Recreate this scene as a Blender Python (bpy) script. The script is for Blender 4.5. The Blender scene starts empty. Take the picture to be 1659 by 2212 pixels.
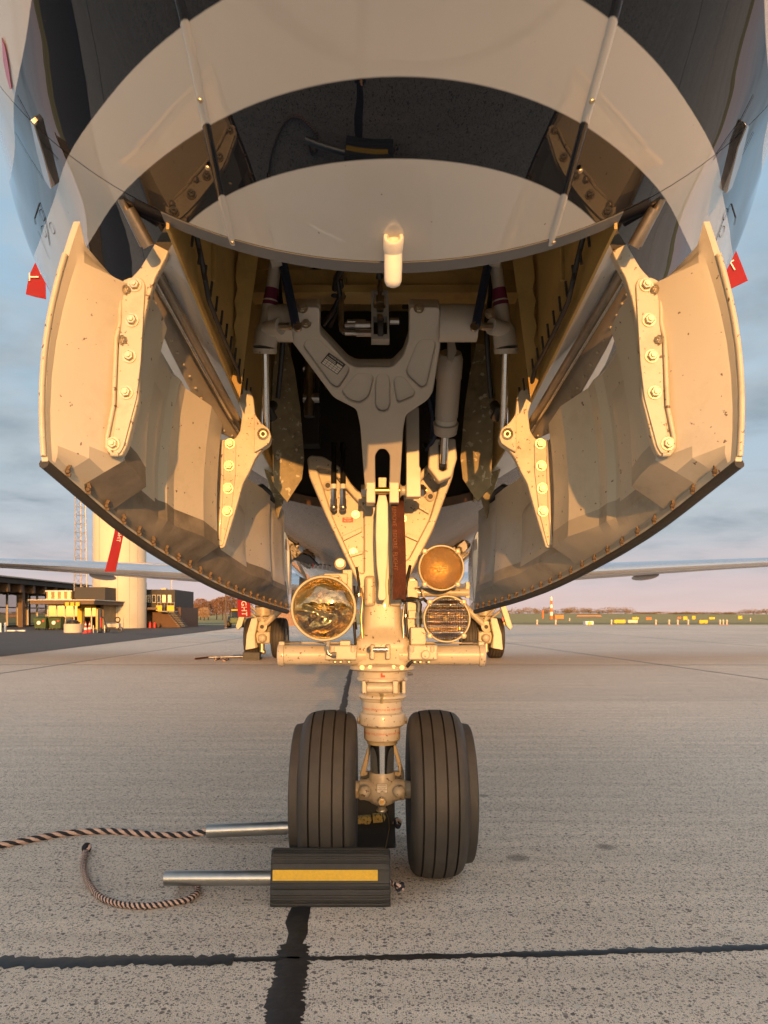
import bpy, bmesh, math, random
import numpy as np
from mathutils import Vector, Matrix
R_ = math.radians
random.seed(7)
scene = bpy.context.scene
COL = scene.collection

# ------------------------------------------------------------------ camera, sky, sun, exposure
F, CXD, HYD, XC, H = 1534.0, 804.5, 1330.0, -0.0374, 0.95
SUN_EL, SUN_AZ = R_(6.3), R_(3.8)
cam_d = bpy.data.cameras.new('camera')
cam = bpy.data.objects.new('camera', cam_d); COL.objects.link(cam)
cam.location = (XC, 0, H); cam.rotation_euler = (R_(90), 0, 0)
cam_d.sensor_fit = 'HORIZONTAL'; cam_d.sensor_width = 36.0
cam_d.lens = 36.0 * F / 1659.0
cam_d.shift_x = (829.5 - CXD) / 1659.0
cam_d.shift_y = (HYD - 1106.0) / 1659.0
cam_d.clip_start = 0.02; cam_d.clip_end = 9000
cam_d.dof.use_dof = True; cam_d.dof.focus_distance = 2.55; cam_d.dof.aperture_fstop = 14
scene.camera = cam

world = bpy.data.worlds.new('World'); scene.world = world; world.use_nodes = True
def build_world():
    nt = world.node_tree; nt.nodes.clear(); N = nt.nodes.new; L = nt.links.new
    out = N('ShaderNodeOutputWorld'); bg = N('ShaderNodeBackground'); L(bg.outputs[0], out.inputs[0])
    sky = N('ShaderNodeTexSky'); sky.sky_type = 'NISHITA'; sky.sun_disc = False
    sky.sun_elevation = SUN_EL; sky.sun_rotation = math.pi - SUN_AZ
    sky.air_density = 1.0; sky.dust_density = 1.2; sky.ozone_density = 1.2
    tc = N('ShaderNodeTexCoord'); sep = N('ShaderNodeSeparateXYZ'); L(tc.outputs['Generated'], sep.inputs[0])
    # cloud layer: project the view direction on a flat deck
    zc = N('ShaderNodeMath'); zc.operation = 'MAXIMUM'; L(sep.outputs[2], zc.inputs[0]); zc.inputs[1].default_value = 0.0
    za = N('ShaderNodeMath'); za.operation = 'ADD'; L(zc.outputs[0], za.inputs[0]); za.inputs[1].default_value = 0.16
    dx = N('ShaderNodeMath'); dx.operation = 'DIVIDE'; L(sep.outputs[0], dx.inputs[0]); L(za.outputs[0], dx.inputs[1])
    dy = N('ShaderNodeMath'); dy.operation = 'DIVIDE'; L(sep.outputs[1], dy.inputs[0]); L(za.outputs[0], dy.inputs[1])
    cb = N('ShaderNodeCombineXYZ'); L(dx.outputs[0], cb.inputs[0]); L(dy.outputs[0], cb.inputs[1])
    n1 = N('ShaderNodeTexNoise'); n1.inputs['Scale'].default_value = 1.5; n1.inputs['Detail'].default_value = 9; n1.inputs['Roughness'].default_value = 0.62
    n1.inputs['Distortion'].default_value = 0.5; L(cb.outputs[0], n1.inputs['Vector'])
    r1 = N('ShaderNodeValToRGB'); L(n1.outputs[0], r1.inputs[0])
    r1.color_ramp.elements[0].position = 0.40; r1.color_ramp.elements[0].color = (0, 0, 0, 1)
    r1.color_ramp.elements[1].position = 0.60; r1.color_ramp.elements[1].color = (1, 1, 1, 1)
    # cloud colour varies from blue-grey to pale by a second noise
    n2 = N('ShaderNodeTexNoise'); n2.inputs['Scale'].default_value = 2.6; n2.inputs['Detail'].default_value = 6; L(cb.outputs[0], n2.inputs['Vector'])
    rc = N('ShaderNodeValToRGB'); L(n2.outputs[0], rc.inputs[0])
    rc.color_ramp.elements[0].position = 0.35; rc.color_ramp.elements[0].color = (1.3, 1.58, 1.8, 1)
    rc.color_ramp.elements[1].position = 0.72; rc.color_ramp.elements[1].color = (2.75, 3.0, 3.15, 1)
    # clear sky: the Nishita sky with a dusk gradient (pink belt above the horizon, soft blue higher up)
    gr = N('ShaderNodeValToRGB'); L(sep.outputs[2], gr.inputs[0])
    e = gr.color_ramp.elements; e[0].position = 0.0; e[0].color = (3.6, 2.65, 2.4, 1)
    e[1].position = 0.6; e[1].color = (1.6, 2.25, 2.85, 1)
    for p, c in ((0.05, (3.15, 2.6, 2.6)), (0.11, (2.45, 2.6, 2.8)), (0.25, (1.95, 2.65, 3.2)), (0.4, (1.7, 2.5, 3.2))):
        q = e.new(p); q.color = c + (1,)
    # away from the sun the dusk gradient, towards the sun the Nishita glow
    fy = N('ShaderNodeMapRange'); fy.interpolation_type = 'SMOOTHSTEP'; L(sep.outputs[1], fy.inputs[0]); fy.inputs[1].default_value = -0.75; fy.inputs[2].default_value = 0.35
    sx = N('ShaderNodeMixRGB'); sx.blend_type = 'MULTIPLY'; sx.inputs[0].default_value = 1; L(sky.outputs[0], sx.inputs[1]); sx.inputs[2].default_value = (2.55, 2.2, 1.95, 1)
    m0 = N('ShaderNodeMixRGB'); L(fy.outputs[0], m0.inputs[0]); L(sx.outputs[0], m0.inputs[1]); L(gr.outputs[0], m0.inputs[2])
    # clouds thin out towards the horizon
    fz = N('ShaderNodeMapRange'); L(sep.outputs[2], fz.inputs[0]); fz.inputs[1].default_value = 0.03; fz.inputs[2].default_value = 0.12
    fz.inputs[3].default_value = 0.10; fz.inputs[4].default_value = 0.80
    mf = N('ShaderNodeMath'); mf.operation = 'MULTIPLY'; L(r1.outputs[0], mf.inputs[0]); L(fz.outputs[0], mf.inputs[1])
    m1 = N('ShaderNodeMixRGB'); L(mf.outputs[0], m1.inputs[0]); L(m0.outputs[0], m1.inputs[1])
    # clouds on the sunset side are lit warm
    cw = N('ShaderNodeMixRGB'); L(fy.outputs[0], cw.inputs[0]); cw.inputs[1].default_value = (2.45, 2.0, 1.6, 1); cw.inputs[2].default_value = (1, 1, 1, 1)
    cx = N('ShaderNodeMixRGB'); cx.blend_type = 'MULTIPLY'; cx.inputs[0].default_value = 1; L(rc.outputs[0], cx.inputs[1]); L(cw.outputs[0], cx.inputs[2]); L(cx.outputs[0], m1.inputs[2])
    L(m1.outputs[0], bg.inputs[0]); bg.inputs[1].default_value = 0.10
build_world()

sun_d = bpy.data.lights.new('sun', 'SUN'); sun_d.energy = 2.35; sun_d.angle = R_(0.53); sun_d.color = (1.0, 0.46, 0.125)
sun = bpy.data.objects.new('sun', sun_d); COL.objects.link(sun)
_dir = Vector((-math.sin(SUN_AZ) * math.cos(SUN_EL), math.cos(SUN_AZ) * math.cos(SUN_EL), -math.sin(SUN_EL)))
sun.rotation_euler = _dir.to_track_quat('-Z', 'Y').to_euler(); sun.location = (0.5, -6, 6)

vs = scene.view_settings
vs.view_transform = 'Standard'; vs.look = 'None'; vs.gamma = 1.0; vs.use_curve_mapping = False; vs.exposure = 1.14
scene.cycles.use_adaptive_sampling = True; scene.cycles.adaptive_threshold = 0.02
scene.cycles.max_bounces = 7; scene.cycles.transparent_max_bounces = 8; scene.cycles.glossy_bounces = 5; scene.cycles.diffuse_bounces = 3
scene.cycles.use_denoising = True; scene.cycles.caustics_reflective = False; scene.cycles.caustics_refractive = False

# ------------------------------------------------------------------ measuring: photograph direction + depth -> place
def P(x, y, Y): return Vector((XC + (x - CXD) / F * Y, Y, H - (y - HYD) / F * Y))
def G(x, y, z=0.0):
    Y = (H - z) * F / (y - HYD); return Vector((XC + (x - CXD) / F * Y, Y, z))
def lerp(a, b, t): return a + (b - a) * t
def table(pts):
    xs = np.array([p[0] for p in pts], float); ys = np.array([p[1] for p in pts], float)
    h = np.diff(xs); d = np.diff(ys) / h; m = np.zeros_like(xs); m[0] = d[0]; m[-1] = d[-1]
    for i in range(1, len(xs) - 1):
        m[i] = 0 if d[i-1] * d[i] <= 0 else 2 * d[i-1] * d[i] / (d[i-1] + d[i])
    def f(x):
        if x <= xs[0]: return float(ys[0])
        if x >= xs[-1]: return float(ys[-1])
        i = int(np.searchsorted(xs, x) - 1); t = (x - xs[i]) / h[i]
        return float((2*t**3-3*t**2+1)*ys[i] + (t**3-2*t**2+t)*h[i]*m[i] + (-2*t**3+3*t**2)*ys[i+1] + (t**3-t**2)*h[i]*m[i+1])
    return f

# ------------------------------------------------------------------ materials
MATS = {}
def mat(name, color, rough=0.5, metal=0.0, coat=0.0, var=0.08, scale=9.0, speck=None, speck_amt=0.0, speck_scale=40.0, grime=None, grime_amt=0.0, grime_scale=4.0,
        bump=0.0, bump_scale=60.0, rvar=0.12, emit=None, spec=0.5):
    m = bpy.data.materials.new(name); m.use_nodes = True; nt = m.node_tree; N = nt.nodes.new; L = nt.links.new
    b = nt.nodes['Principled BSDF']; MATS[name] = m
    tc = N('ShaderNodeTexCoord'); vec = tc.outputs['Object']
    n = N('ShaderNodeTexNoise'); n.inputs['Scale'].default_value = scale; n.inputs['Detail'].default_value = 5; L(vec, n.inputs['Vector'])
    mx = N('ShaderNodeMixRGB'); L(n.outputs[0], mx.inputs[0])
    mx.inputs[1].default_value = tuple(min(1, c * (1 - var * 1.6)) for c in color) + (1,)
    mx.inputs[2].default_value = tuple(min(1, c * (1 + var * 1.6)) for c in color) + (1,)
    cur = mx.outputs[0]
    if grime:
        g = N('ShaderNodeTexNoise'); g.inputs['Scale'].default_value = grime_scale; g.inputs['Detail'].default_value = 8; g.inputs['Roughness'].default_value = 0.7; L(vec, g.inputs['Vector'])
        r = N('ShaderNodeMapRange'); L(g.outputs[0], r.inputs[0]); r.inputs[1].default_value = 0.52; r.inputs[2].default_value = 0.75; r.inputs[3].default_value = 0; r.inputs[4].default_value = grime_amt
        x = N('ShaderNodeMixRGB'); L(r.outputs[0], x.inputs[0]); L(cur, x.inputs[1]); x.inputs[2].default_value = tuple(grime) + (1,); cur = x.outputs[0]
    if speck:
        g = N('ShaderNodeTexNoise'); g.inputs['Scale'].default_value = speck_scale; g.inputs['Detail'].default_value = 3; L(vec, g.inputs['Vector'])
        r = N('ShaderNodeMapRange'); L(g.outputs[0], r.inputs[0]); r.inputs[1].default_value = 0.725 - speck_amt; r.inputs[2].default_value = 0.755 - speck_amt; r.inputs[3].default_value = 0; r.inputs[4].default_value = 0.9
        x = N('ShaderNodeMixRGB'); L(r.outputs[0], x.inputs[0]); L(cur, x.inputs[1]); x.inputs[2].default_value = tuple(speck) + (1,); cur = x.outputs[0]
    L(cur, b.inputs['Base Color'])
    b.inputs['Metallic'].default_value = metal; b.inputs['Coat Weight'].default_value = coat; b.inputs['Coat Roughness'].default_value = 0.04
    b.inputs['Specular IOR Level'].default_value = spec
    rr = N('ShaderNodeMapRange'); L(n.outputs[0], rr.inputs[0]); rr.inputs[3].default_value = max(0.02, rough - rvar * rough); rr.inputs[4].default_value = min(1, rough + rvar * rough)
    L(rr.outputs[0], b.inputs['Roughness'])
    if bump:
        bn = N('ShaderNodeTexNoise'); bn.inputs['Scale'].default_value = bump_scale; bn.inputs['Detail'].default_value = 4; L(vec, bn.inputs['Vector'])
        bp = N('ShaderNodeBump'); bp.inputs['Strength'].default_value = bump; bp.inputs['Distance'].default_value = 0.004; L(bn.outputs[0], bp.inputs['Height']); L(bp.outputs[0], b.inputs['Normal'])
    if emit:
        b.inputs['Emission Color'].default_value = tuple(emit[:3]) + (1,); b.inputs['Emission Strength'].default_value = emit[3]
    return m

RUST = (0.10, 0.045, 0.02)
M_white = mat('gear_white_paint', (0.47, 0.42, 0.335), 0.38, coat=0.15, var=0.05, speck=RUST, speck_amt=0.075, speck_scale=75, grime=(0.24, 0.17, 0.10), grime_amt=0.55, grime_scale=7, bump=0.06, bump_scale=180)
M_whiteclean = mat('brace_white_paint', (0.54, 0.495, 0.43), 0.40, coat=0.15, var=0.04, grime=(0.35, 0.29, 0.22), grime_amt=0.18, grime_scale=6, bump=0.05, bump_scale=150)
M_door = mat('door_inner_paint', (0.58, 0.53, 0.445), 0.36, coat=0.2, var=0.05, speck=RUST, speck_amt=0.035, speck_scale=66, grime=(0.25, 0.20, 0.14), grime_amt=0.42, grime_scale=4.5, bump=0.05, bump_scale=30)
M_doorplate = mat('hinge_plate_paint', (0.55, 0.495, 0.40), 0.42, coat=0.1, var=0.06, speck=RUST, speck_amt=0.08, speck_scale=85, grime=(0.22, 0.16, 0.10), grime_amt=0.5, grime_scale=9, bump=0.08, bump_scale=120)
M_ochre = mat('ochre_primer', (0.46, 0.32, 0.115), 0.5, var=0.18, scale=6, grime=(0.10, 0.07, 0.035), grime_amt=0.55, grime_scale=5, bump=0.05)
M_ochre2 = mat('mottled_primer', (0.30, 0.25, 0.15), 0.55, var=0.3, scale=22, grime=(0.05, 0.04, 0.03), grime_amt=0.9, grime_scale=9, speck=(0.6, 0.55, 0.42), speck_amt=0.1, speck_scale=45)
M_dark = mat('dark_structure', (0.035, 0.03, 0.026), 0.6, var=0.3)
M_black = mat('black_hose', (0.018, 0.018, 0.02), 0.45, var=0.2)
M_blue = mat('blue_hose', (0.02, 0.035, 0.08), 0.5, var=0.2)
M_steel = mat('steel', (0.55, 0.53, 0.50), 0.25, metal=1, var=0.1, scale=30)
M_chrome = mat('chrome', (0.75, 0.74, 0.72), 0.10, metal=1, var=0.03, rvar=0.5, scale=80)
M_bolt = mat('bolt_steel', (0.50, 0.44, 0.34), 0.4, metal=0.75, var=0.2, scale=60, speck=RUST, speck_amt=0.06, speck_scale=90)
M_brass = mat('brass', (0.65, 0.42, 0.16), 0.3, metal=1, var=0.1)
M_rubber = mat('tyre_rubber', (0.048, 0.042, 0.037), 0.62, var=0.18, scale=14, bump=0.12, bump_scale=260, grime=(0.085, 0.07, 0.058), grime_amt=0.65, grime_scale=6)
M_groove = mat('tyre_groove', (0.012, 0.011, 0.010), 0.8, var=0.1)
M_seal = mat('rubber_seal', (0.05, 0.045, 0.04), 0.6, var=0.2)
M_chockrub = mat('chock_rubber', (0.036, 0.033, 0.031), 0.55, var=0.25, scale=20, grime=(0.10, 0.075, 0.05), grime_amt=0.35, grime_scale=12, bump=0.1, bump_scale=120)
M_alu = mat('aluminium_tube', (0.46, 0.45, 0.43), 0.33, metal=1, var=0.15, scale=25, grime=(0.3, 0.27, 0.23), grime_amt=0.35, grime_scale=18)
M_tape = mat('yellow_reflective_tape', (0.85, 0.48, 0.03), 0.4, var=0.12, scale=120, grime=(0.5, 0.35, 0.1), grime_amt=0.3, grime_scale=40, bump=0.2, bump_scale=300)
M_tapeworn = mat('worn_yellow_tape', (0.70, 0.48, 0.14), 0.5, var=0.3, scale=90, speck=(0.03, 0.025, 0.02), speck_amt=0.16, speck_scale=110)
M_ropeb = mat('rope_black', (0.02, 0.02, 0.028), 0.8, var=0.2, scale=200, bump=0.3, bump_scale=600)
M_ropew = mat('rope_pink', (0.62, 0.42, 0.34), 0.85, var=0.12, scale=200, bump=0.3, bump_scale=600)
M_red = mat('red_flag_cloth', (0.28, 0.003, 0.010), 0.75, var=0.12, scale=30, bump=0.2, bump_scale=500)
M_redold = mat('faded_ribbon', (0.075, 0.022, 0.012), 0.9, var=0.4, scale=26, grime=(0.03, 0.015, 0.01), grime_amt=0.8, grime_scale=18, bump=0.5, bump_scale=160)
M_flagtext = mat('flag_lettering', (0.80, 0.76, 0.70), 0.7, var=0.08)
M_oldtext = mat('faded_lettering', (0.20, 0.09, 0.05), 0.8, var=0.5, scale=120)
M_redtext = mat('red_lettering', (0.48, 0.05, 0.03), 0.6)
M_ink = mat('black_ink', (0.03, 0.03, 0.03), 0.6)
M_placard = mat('placard_white', (0.70, 0.66, 0.58), 0.5)
M_redplac = mat('placard_red', (0.45, 0.05, 0.02), 0.5)
M_purple = mat('maroon_label', (0.16, 0.02, 0.06), 0.5)
M_skirt = mat('grey_rim_paint', (0.16, 0.17, 0.19), 0.45)
M_grip = mat('hinge_strip_paint', (0.36, 0.31, 0.25), 0.42, var=0.15, grime=(0.08, 0.06, 0.04), grime_amt=0.5, grime_scale=8)
M_rail = mat('rail_steel', (0.34, 0.30, 0.25), 0.35, metal=0.8, var=0.2, scale=14, grime=(0.10, 0.07, 0.05), grime_amt=0.6)
M_nylon = mat('translucent_mast', (0.85, 0.82, 0.76), 0.35, coat=0.2)
M_wing = mat('polished_leading_edge', (0.72, 0.74, 0.77), 0.22, metal=0.9, var=0.06, scale=2, rvar=0.4)
M_wingpaint = mat('grey_wing_paint', (0.42, 0.43, 0.44), 0.4, coat=0.2, var=0.05, scale=1.5)
M_fitting = mat('hydraulic_fitting', (0.40, 0.38, 0.36), 0.32, metal=1, var=0.25, scale=40)

def fuselage_paint():
    """white with black bands whose edges are near-level lines round the nose"""
    m = bpy.data.materials.new('fuselage_paint'); m.use_nodes = True; nt = m.node_tree; N = nt.nodes.new; L = nt.links.new
    b = nt.nodes['Principled BSDF']
    geo = N('ShaderNodeNewGeometry'); sep = N('ShaderNodeSeparateXYZ'); L(geo.outputs['Position'], sep.inputs[0])
    def above(c2, c1, c0):                      # 1 where Z > c2*Y*Y + c1*Y + c0
        m1 = N('ShaderNodeMath'); m1.operation = 'MULTIPLY_ADD'; L(sep.outputs[1], m1.inputs[0]); m1.inputs[1].default_value = -c2; m1.inputs[2].default_value = -c1
        my = N('ShaderNodeMath'); my.operation = 'MULTIPLY_ADD'; L(sep.outputs[1], my.inputs[0]); L(m1.outputs[0], my.inputs[1]); my.inputs[2].default_value = -c0
        sm = N('ShaderNodeMath'); sm.operation = 'ADD'; L(sep.outputs[2], sm.inputs[0]); L(my.outputs[0], sm.inputs[1])
        st = N('ShaderNodeMapRange'); L(sm.outputs[0], st.inputs[0]); st.inputs[1].default_value = -0.0006; st.inputs[2].default_value = 0.0006
        return st.outputs[0]
    s1, s2, s3, s4 = [above(*p) for p in BANDS]
    def sub(a, c):
        q = N('ShaderNodeMath'); q.operation = 'SUBTRACT'; L(a, q.inputs[0]); L(c, q.inputs[1]); q.use_clamp = True; return q.outputs[0]
    k = N('ShaderNodeMath'); k.operation = 'ADD'; L(sub(s1, s2), k.inputs[0]); L(sub(s3, s4), k.inputs[1]); k.use_clamp = True
    # rear belly is plain white
    fr = N('ShaderNodeMapRange'); L(sep.outputs[1], fr.inputs[0]); fr.inputs[1].default_value = 5.5; fr.inputs[2].default_value = 5.6; fr.inputs[3].default_value = 1; fr.inputs[4].default_value = 0
    kk = N('ShaderNodeMath'); kk.operation = 'MULTIPLY'; L(k.outputs[0], kk.inputs[0]); L(fr.outputs[0], kk.inputs[1])
    n = N('ShaderNodeTexNoise'); n.inputs['Scale'].default_value = 3; n.inputs['Detail'].default_value = 6; L(geo.outputs['Position'], n.inputs['Vector'])
    wh = N('ShaderNodeMixRGB'); L(n.outputs[0], wh.inputs[0]); wh.inputs[1].default_value = (0.66, 0.64, 0.61, 1); wh.inputs[2].default_value = (0.76, 0.74, 0.71, 1)
    mx = N('ShaderNodeMixRGB'); L(kk.outputs[0], mx.inputs[0]); L(wh.outputs[0], mx.inputs[1]); mx.inputs[2].default_value = (0.008, 0.011, 0.019, 1)
    # a few tiny chips
    sp = N('ShaderNodeTexNoise'); sp.inputs['Scale'].default_value = 55; L(geo.outputs['Position'], sp.inputs['Vector'])
    sr = N('ShaderNodeMapRange'); L(sp.outputs[0], sr.inputs[0]); sr.inputs[1].default_value = 0.77; sr.inputs[2].default_value = 0.79; sr.inputs[4].default_value = 0.7
    m2 = N('ShaderNodeMixRGB'); L(sr.outputs[0], m2.inputs[0]); L(mx.outputs[0], m2.inputs[1]); m2.inputs[2].default_value = (0.2, 0.13, 0.08, 1)
    L(m2.outputs[0], b.inputs['Base Color'])
    b.inputs['Roughness'].default_value = 0.35; b.inputs['Specular IOR Level'].default_value = 0.0
    b.inputs['Coat Weight'].default_value = 1.0; b.inputs['Coat Roughness'].default_value = 0.012; b.inputs['Coat IOR'].default_value = 1.55
    bn = N('ShaderNodeTexNoise'); bn.inputs['Scale'].default_value = 2.2; bn.inputs['Detail'].default_value = 3; L(geo.outputs['Position'], bn.inputs['Vector'])
    bp = N('ShaderNodeBump'); bp.inputs['Strength'].default_value = 0.10; bp.inputs['Distance'].default_value = 0.012; L(bn.outputs[0], bp.inputs['Height']); L(bp.outputs[0], b.inputs['Coat Normal']); L(bp.outputs[0], b.inputs['Normal'])
    return m
BANDS = [(-0.16026, 0.54561, 1.25168), (0.04598, 0.08480, 1.55747), (0.06904, 0.06536, 1.61220), (0.18261, -0.20912, 1.87445)]
M_fus = fuselage_paint()

def glass_mat(name, tint, rough, bump=0, bscale=120, mixw=0.05):
    m = bpy.data.materials.new(name); m.use_nodes = True; nt = m.node_tree; N = nt.nodes.new; L = nt.links.new
    nt.nodes.remove(nt.nodes['Principled BSDF']); out = nt.nodes['Material Output']
    tr = N('ShaderNodeBsdfTransparent'); tr.inputs[0].default_value = tint + (1,)
    gl = N('ShaderNodeBsdfGlossy'); gl.inputs['Roughness'].default_value = rough
    fr = N('ShaderNodeLayerWeight'); fr.inputs[0].default_value = 0.25
    mr = N('ShaderNodeMapRange'); L(fr.outputs[1], mr.inputs[0]); mr.inputs[3].default_value = mixw; mr.inputs[4].default_value = 0.9
    mx = N('ShaderNodeMixShader'); L(mr.outputs[0], mx.inputs[0]); L(tr.outputs[0], mx.inputs[1]); L(gl.outputs[0], mx.inputs[2]); L(mx.outputs[0], out.inputs[0])
    if bump:
        tc = N('ShaderNodeTexCoord'); bn = N('ShaderNodeTexNoise'); bn.inputs['Scale'].default_value = bscale; L(tc.outputs['Object'], bn.inputs['Vector'])
        bp = N('ShaderNodeBump'); bp.inputs['Strength'].default_value = bump; bp.inputs['Distance'].default_value = 0.01; L(bn.outputs[0], bp.inputs['Height']); L(bp.outputs[0], gl.inputs['Normal']); L(bp.outputs[0], fr.inputs['Normal'])
    return m
M_lens = glass_mat('clear_lens', (0.92, 0.88, 0.78), 0.01, 0.15, 14, 0.09)
M_lensrough = glass_mat('stippled_lens', (0.95, 0.82, 0.55), 0.12, 0.8, 170, 0.10)
M_window = glass_mat('window_glass', (0.45, 0.46, 0.46), 0.02, 0, 100, 0.35)

# ------------------------------------------------------------------ mesh builder
class MB:
    def __init__(s): s.v = []; s.f = []; s.m = []; s.cur = 0
    def mi(s, i): s.cur = i; return s
    def add(s, vs, fs):
        o = len(s.v); s.v += [tuple(v) for v in vs]; s.f += [tuple(o + i for i in f) for f in fs]; s.m += [s.cur] * len(fs); return s
    def box(s, c, d, rot=None):
        c = Vector(c); pts = [Vector((sx * d[0] / 2, sy * d[1] / 2, sz * d[2] / 2)) for sx in (-1, 1) for sy in (-1, 1) for sz in (-1, 1)]
        if rot is not None: pts = [rot @ p for p in pts]
        return s.add([c + p for p in pts], [(0,1,3,2),(4,6,7,5),(0,4,5,1),(2,3,7,6),(0,2,6,4),(1,5,7,3)])
    def bbox(s, a, b): return s.box([(a[i] + b[i]) / 2 for i in range(3)], [abs(b[i] - a[i]) for i in range(3)])
    def rings(s, rings, closed=True, cap0=True, cap1=True, loop=False):
        n = len(rings[0]); vs = [p for r in rings for p in r]; fs = []
        K = len(rings)
        for k in range(K if loop else K - 1):
            k2 = (k + 1) % K
            for i in range(n if closed else n - 1):
                j = (i + 1) % n; fs.append((k*n+i, k*n+j, k2*n+j, k2*n+i))
        if cap0 and closed and not loop: fs.append(tuple(reversed(range(n))))
        if cap1 and closed and not loop: fs.append(tuple((K-1)*n + i for i in range(n)))
        return s.add(vs, fs)
    def tube(s, pts, r, n=10, cap=True):
        pts = [Vector(p) for p in pts]; rs = r if isinstance(r, (list, tuple)) else [r] * len(pts); rings = []
        t0 = (pts[1] - pts[0]).normalized(); up = Vector((0, 0, 1)) if abs(t0.z) < 0.9 else Vector((1, 0, 0)); u = t0.cross(up).normalized()
        for i, p in enumerate(pts):
            t = (pts[min(i+1, len(pts)-1)] - pts[max(i-1, 0)]).normalized(); u = (u - t * u.dot(t)).normalized(); w = t.cross(u)
            rings.append([p + (u * math.cos(2*math.pi*k/n) + w * math.sin(2*math.pi*k/n)) * rs[i] for k in range(n)])
        return s.rings(rings, True, cap, cap)
    def cyl(s, a, b, r, n=16, r2=None): return s.tube([a, b], [r, r if r2 is None else r2], n)
    def lathe(s, prof, o, axis=(0, 0, 1), n=32, cap0=True, cap1=True, a0=0.0):
        ax = Vector(axis).normalized(); up = Vector((0, 0, 1)) if abs(ax.z) < 0.9 else Vector((1, 0, 0)); u = ax.cross(up).normalized(); w = ax.cross(u); o = Vector(o)
        rings = [[o + ax * h + (u * math.cos(a0+2*math.pi*k/n) + w * math.sin(a0+2*math.pi*k/n)) * r for k in range(n)] for r, h in prof]
        return s.rings(rings, True, cap0, cap1)
    def prism(s, poly, vec):
        vec = Vector(vec); return s.rings([[Vector(p) for p in poly], [Vector(p) + vec for p in poly]])
    def sph(s, c, r, n=12, k=8, sc=(1, 1, 1)):
        c = Vector(c); rings = []
        for j in range(1, k):
            a = math.pi * j / k; rings.append([c + Vector((r*sc[0]*math.sin(a)*math.cos(2*math.pi*i/n), r*sc[1]*math.sin(a)*math.sin(2*math.pi*i/n), r*sc[2]*math.cos(a))) for i in range(n)])
        return s.rings(rings)
    def mesh(s, name):
        me = bpy.data.meshes.new(name); me.from_pydata(s.v, [], s.f); me.update(); return me
    def build(s, name, mats, parent=None, smooth=35, bevel=0, seg=2, loc=None):
        me = s.mesh(name); return link(name, me, mats, parent, smooth, bevel, seg, loc, s.m)
def link(name, me, mats, parent=None, smooth=35, bevel=0, seg=2, loc=None, mi=None, fixn=True):
    if fixn:
        bm = bmesh.new(); bm.from_mesh(me); bmesh.ops.recalc_face_normals(bm, faces=bm.faces); bm.to_mesh(me); bm.free()
    for m in (mats if isinstance(mats, (list, tuple)) else [mats]): me.materials.append(m)
    if mi and len(set(mi)) > 1: me.polygons.foreach_set('material_index', mi)
    if smooth:
        me.polygons.foreach_set('use_smooth', [True] * len(me.polygons)); me.set_sharp_from_angle(angle=R_(smooth))
    o = bpy.data.objects.new(name, me); COL.objects.link(o)
    if loc is not None: o.location = loc
    if parent is not None:
        o.parent = parent; o.matrix_parent_inverse = parent.matrix_world.inverted() if parent.type == 'EMPTY' else Matrix.Identity(4)
    if bevel:
        b = o.modifiers.new('bevel', 'BEVEL'); b.width = bevel; b.segments = seg; b.limit_method = 'ANGLE'; b.angle_limit = R_(40)
    return o
def inst(name, me, parent, loc, rot=None, scale=1.0):
    o = bpy.data.objects.new(name, me); COL.objects.link(o); o.location = loc; o.scale = (scale,) * 3
    if rot is not None: o.rotation_euler = rot.to_euler() if hasattr(rot, 'to_euler') else rot
    if parent is not None:
        o.parent = parent; o.matrix_parent_inverse = parent.matrix_world.inverted() if parent.type == 'EMPTY' else Matrix.Identity(4)
    return o
def empty(name, loc=(0, 0, 0), parent=None):
    o = bpy.data.objects.new(name, None); COL.objects.link(o); o.location = loc; o.empty_display_size = 0.1
    o.matrix_basis = Matrix.Translation(loc)
    o.matrix_world = Matrix.Translation(loc)
    if parent is not None:
        o.parent = parent; o.matrix_parent_inverse = parent.matrix_world.inverted()
    return o
def tag(o, label=None, cat=None, group=None, kind=None):
    if label: o['label'] = label
    if cat: o['category'] = cat
    if group: o['group'] = group
    if kind: o['kind'] = kind
    return o
def copy_tree(o, parent=None):
    c = o.copy(); COL.objects.link(c)
    if parent is not None: c.parent = parent
    for ch in [k for k in bpy.data.objects if k.parent == o]: copy_tree(ch, c)
    return c

class Plane:
    """a real plane in the scene; loops are measured on it along sight lines"""
    def __init__(s, p0, n):
        s.o = Vector(p0); s.n = Vector(n).normalized(); up = Vector((0, 0, 1)); s.u = up.cross(s.n).normalized(); s.v = s.n.cross(s.u)
        s.M = Matrix((s.u, s.v, s.n)).transposed().to_4x4(); s.M.translation = s.o
    def hit(s, x, y):
        c = Vector((XC, 0, H)); d = P(x, y, 1.0) - c; t = (s.o - c).dot(s.n) / d.dot(s.n); return c + d * t
    def loc(s, x, y): q = s.hit(x, y) - s.o; return (q.dot(s.u), q.dot(s.v))
def round_loop(pts, r, n=4):
    """round polygon corners"""
    out = []; K = len(pts)
    for i in range(K):
        p = Vector(pts[i]).to_2d() if len(pts[i]) > 2 else Vector(pts[i]); a = Vector(pts[i-1]); c = Vector(pts[(i+1) % K])
        da = (a - p); dc = (c - p); q = min(r, da.length * 0.45, dc.length * 0.45)
        p0 = p + da.normalized() * q; p1 = p + dc.normalized() * q
        for k in range(n + 1):
            t = k / n; out.append((1-t)**2 * p0 + 2*t*(1-t) * p + t*t * p1)
    return out
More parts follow.
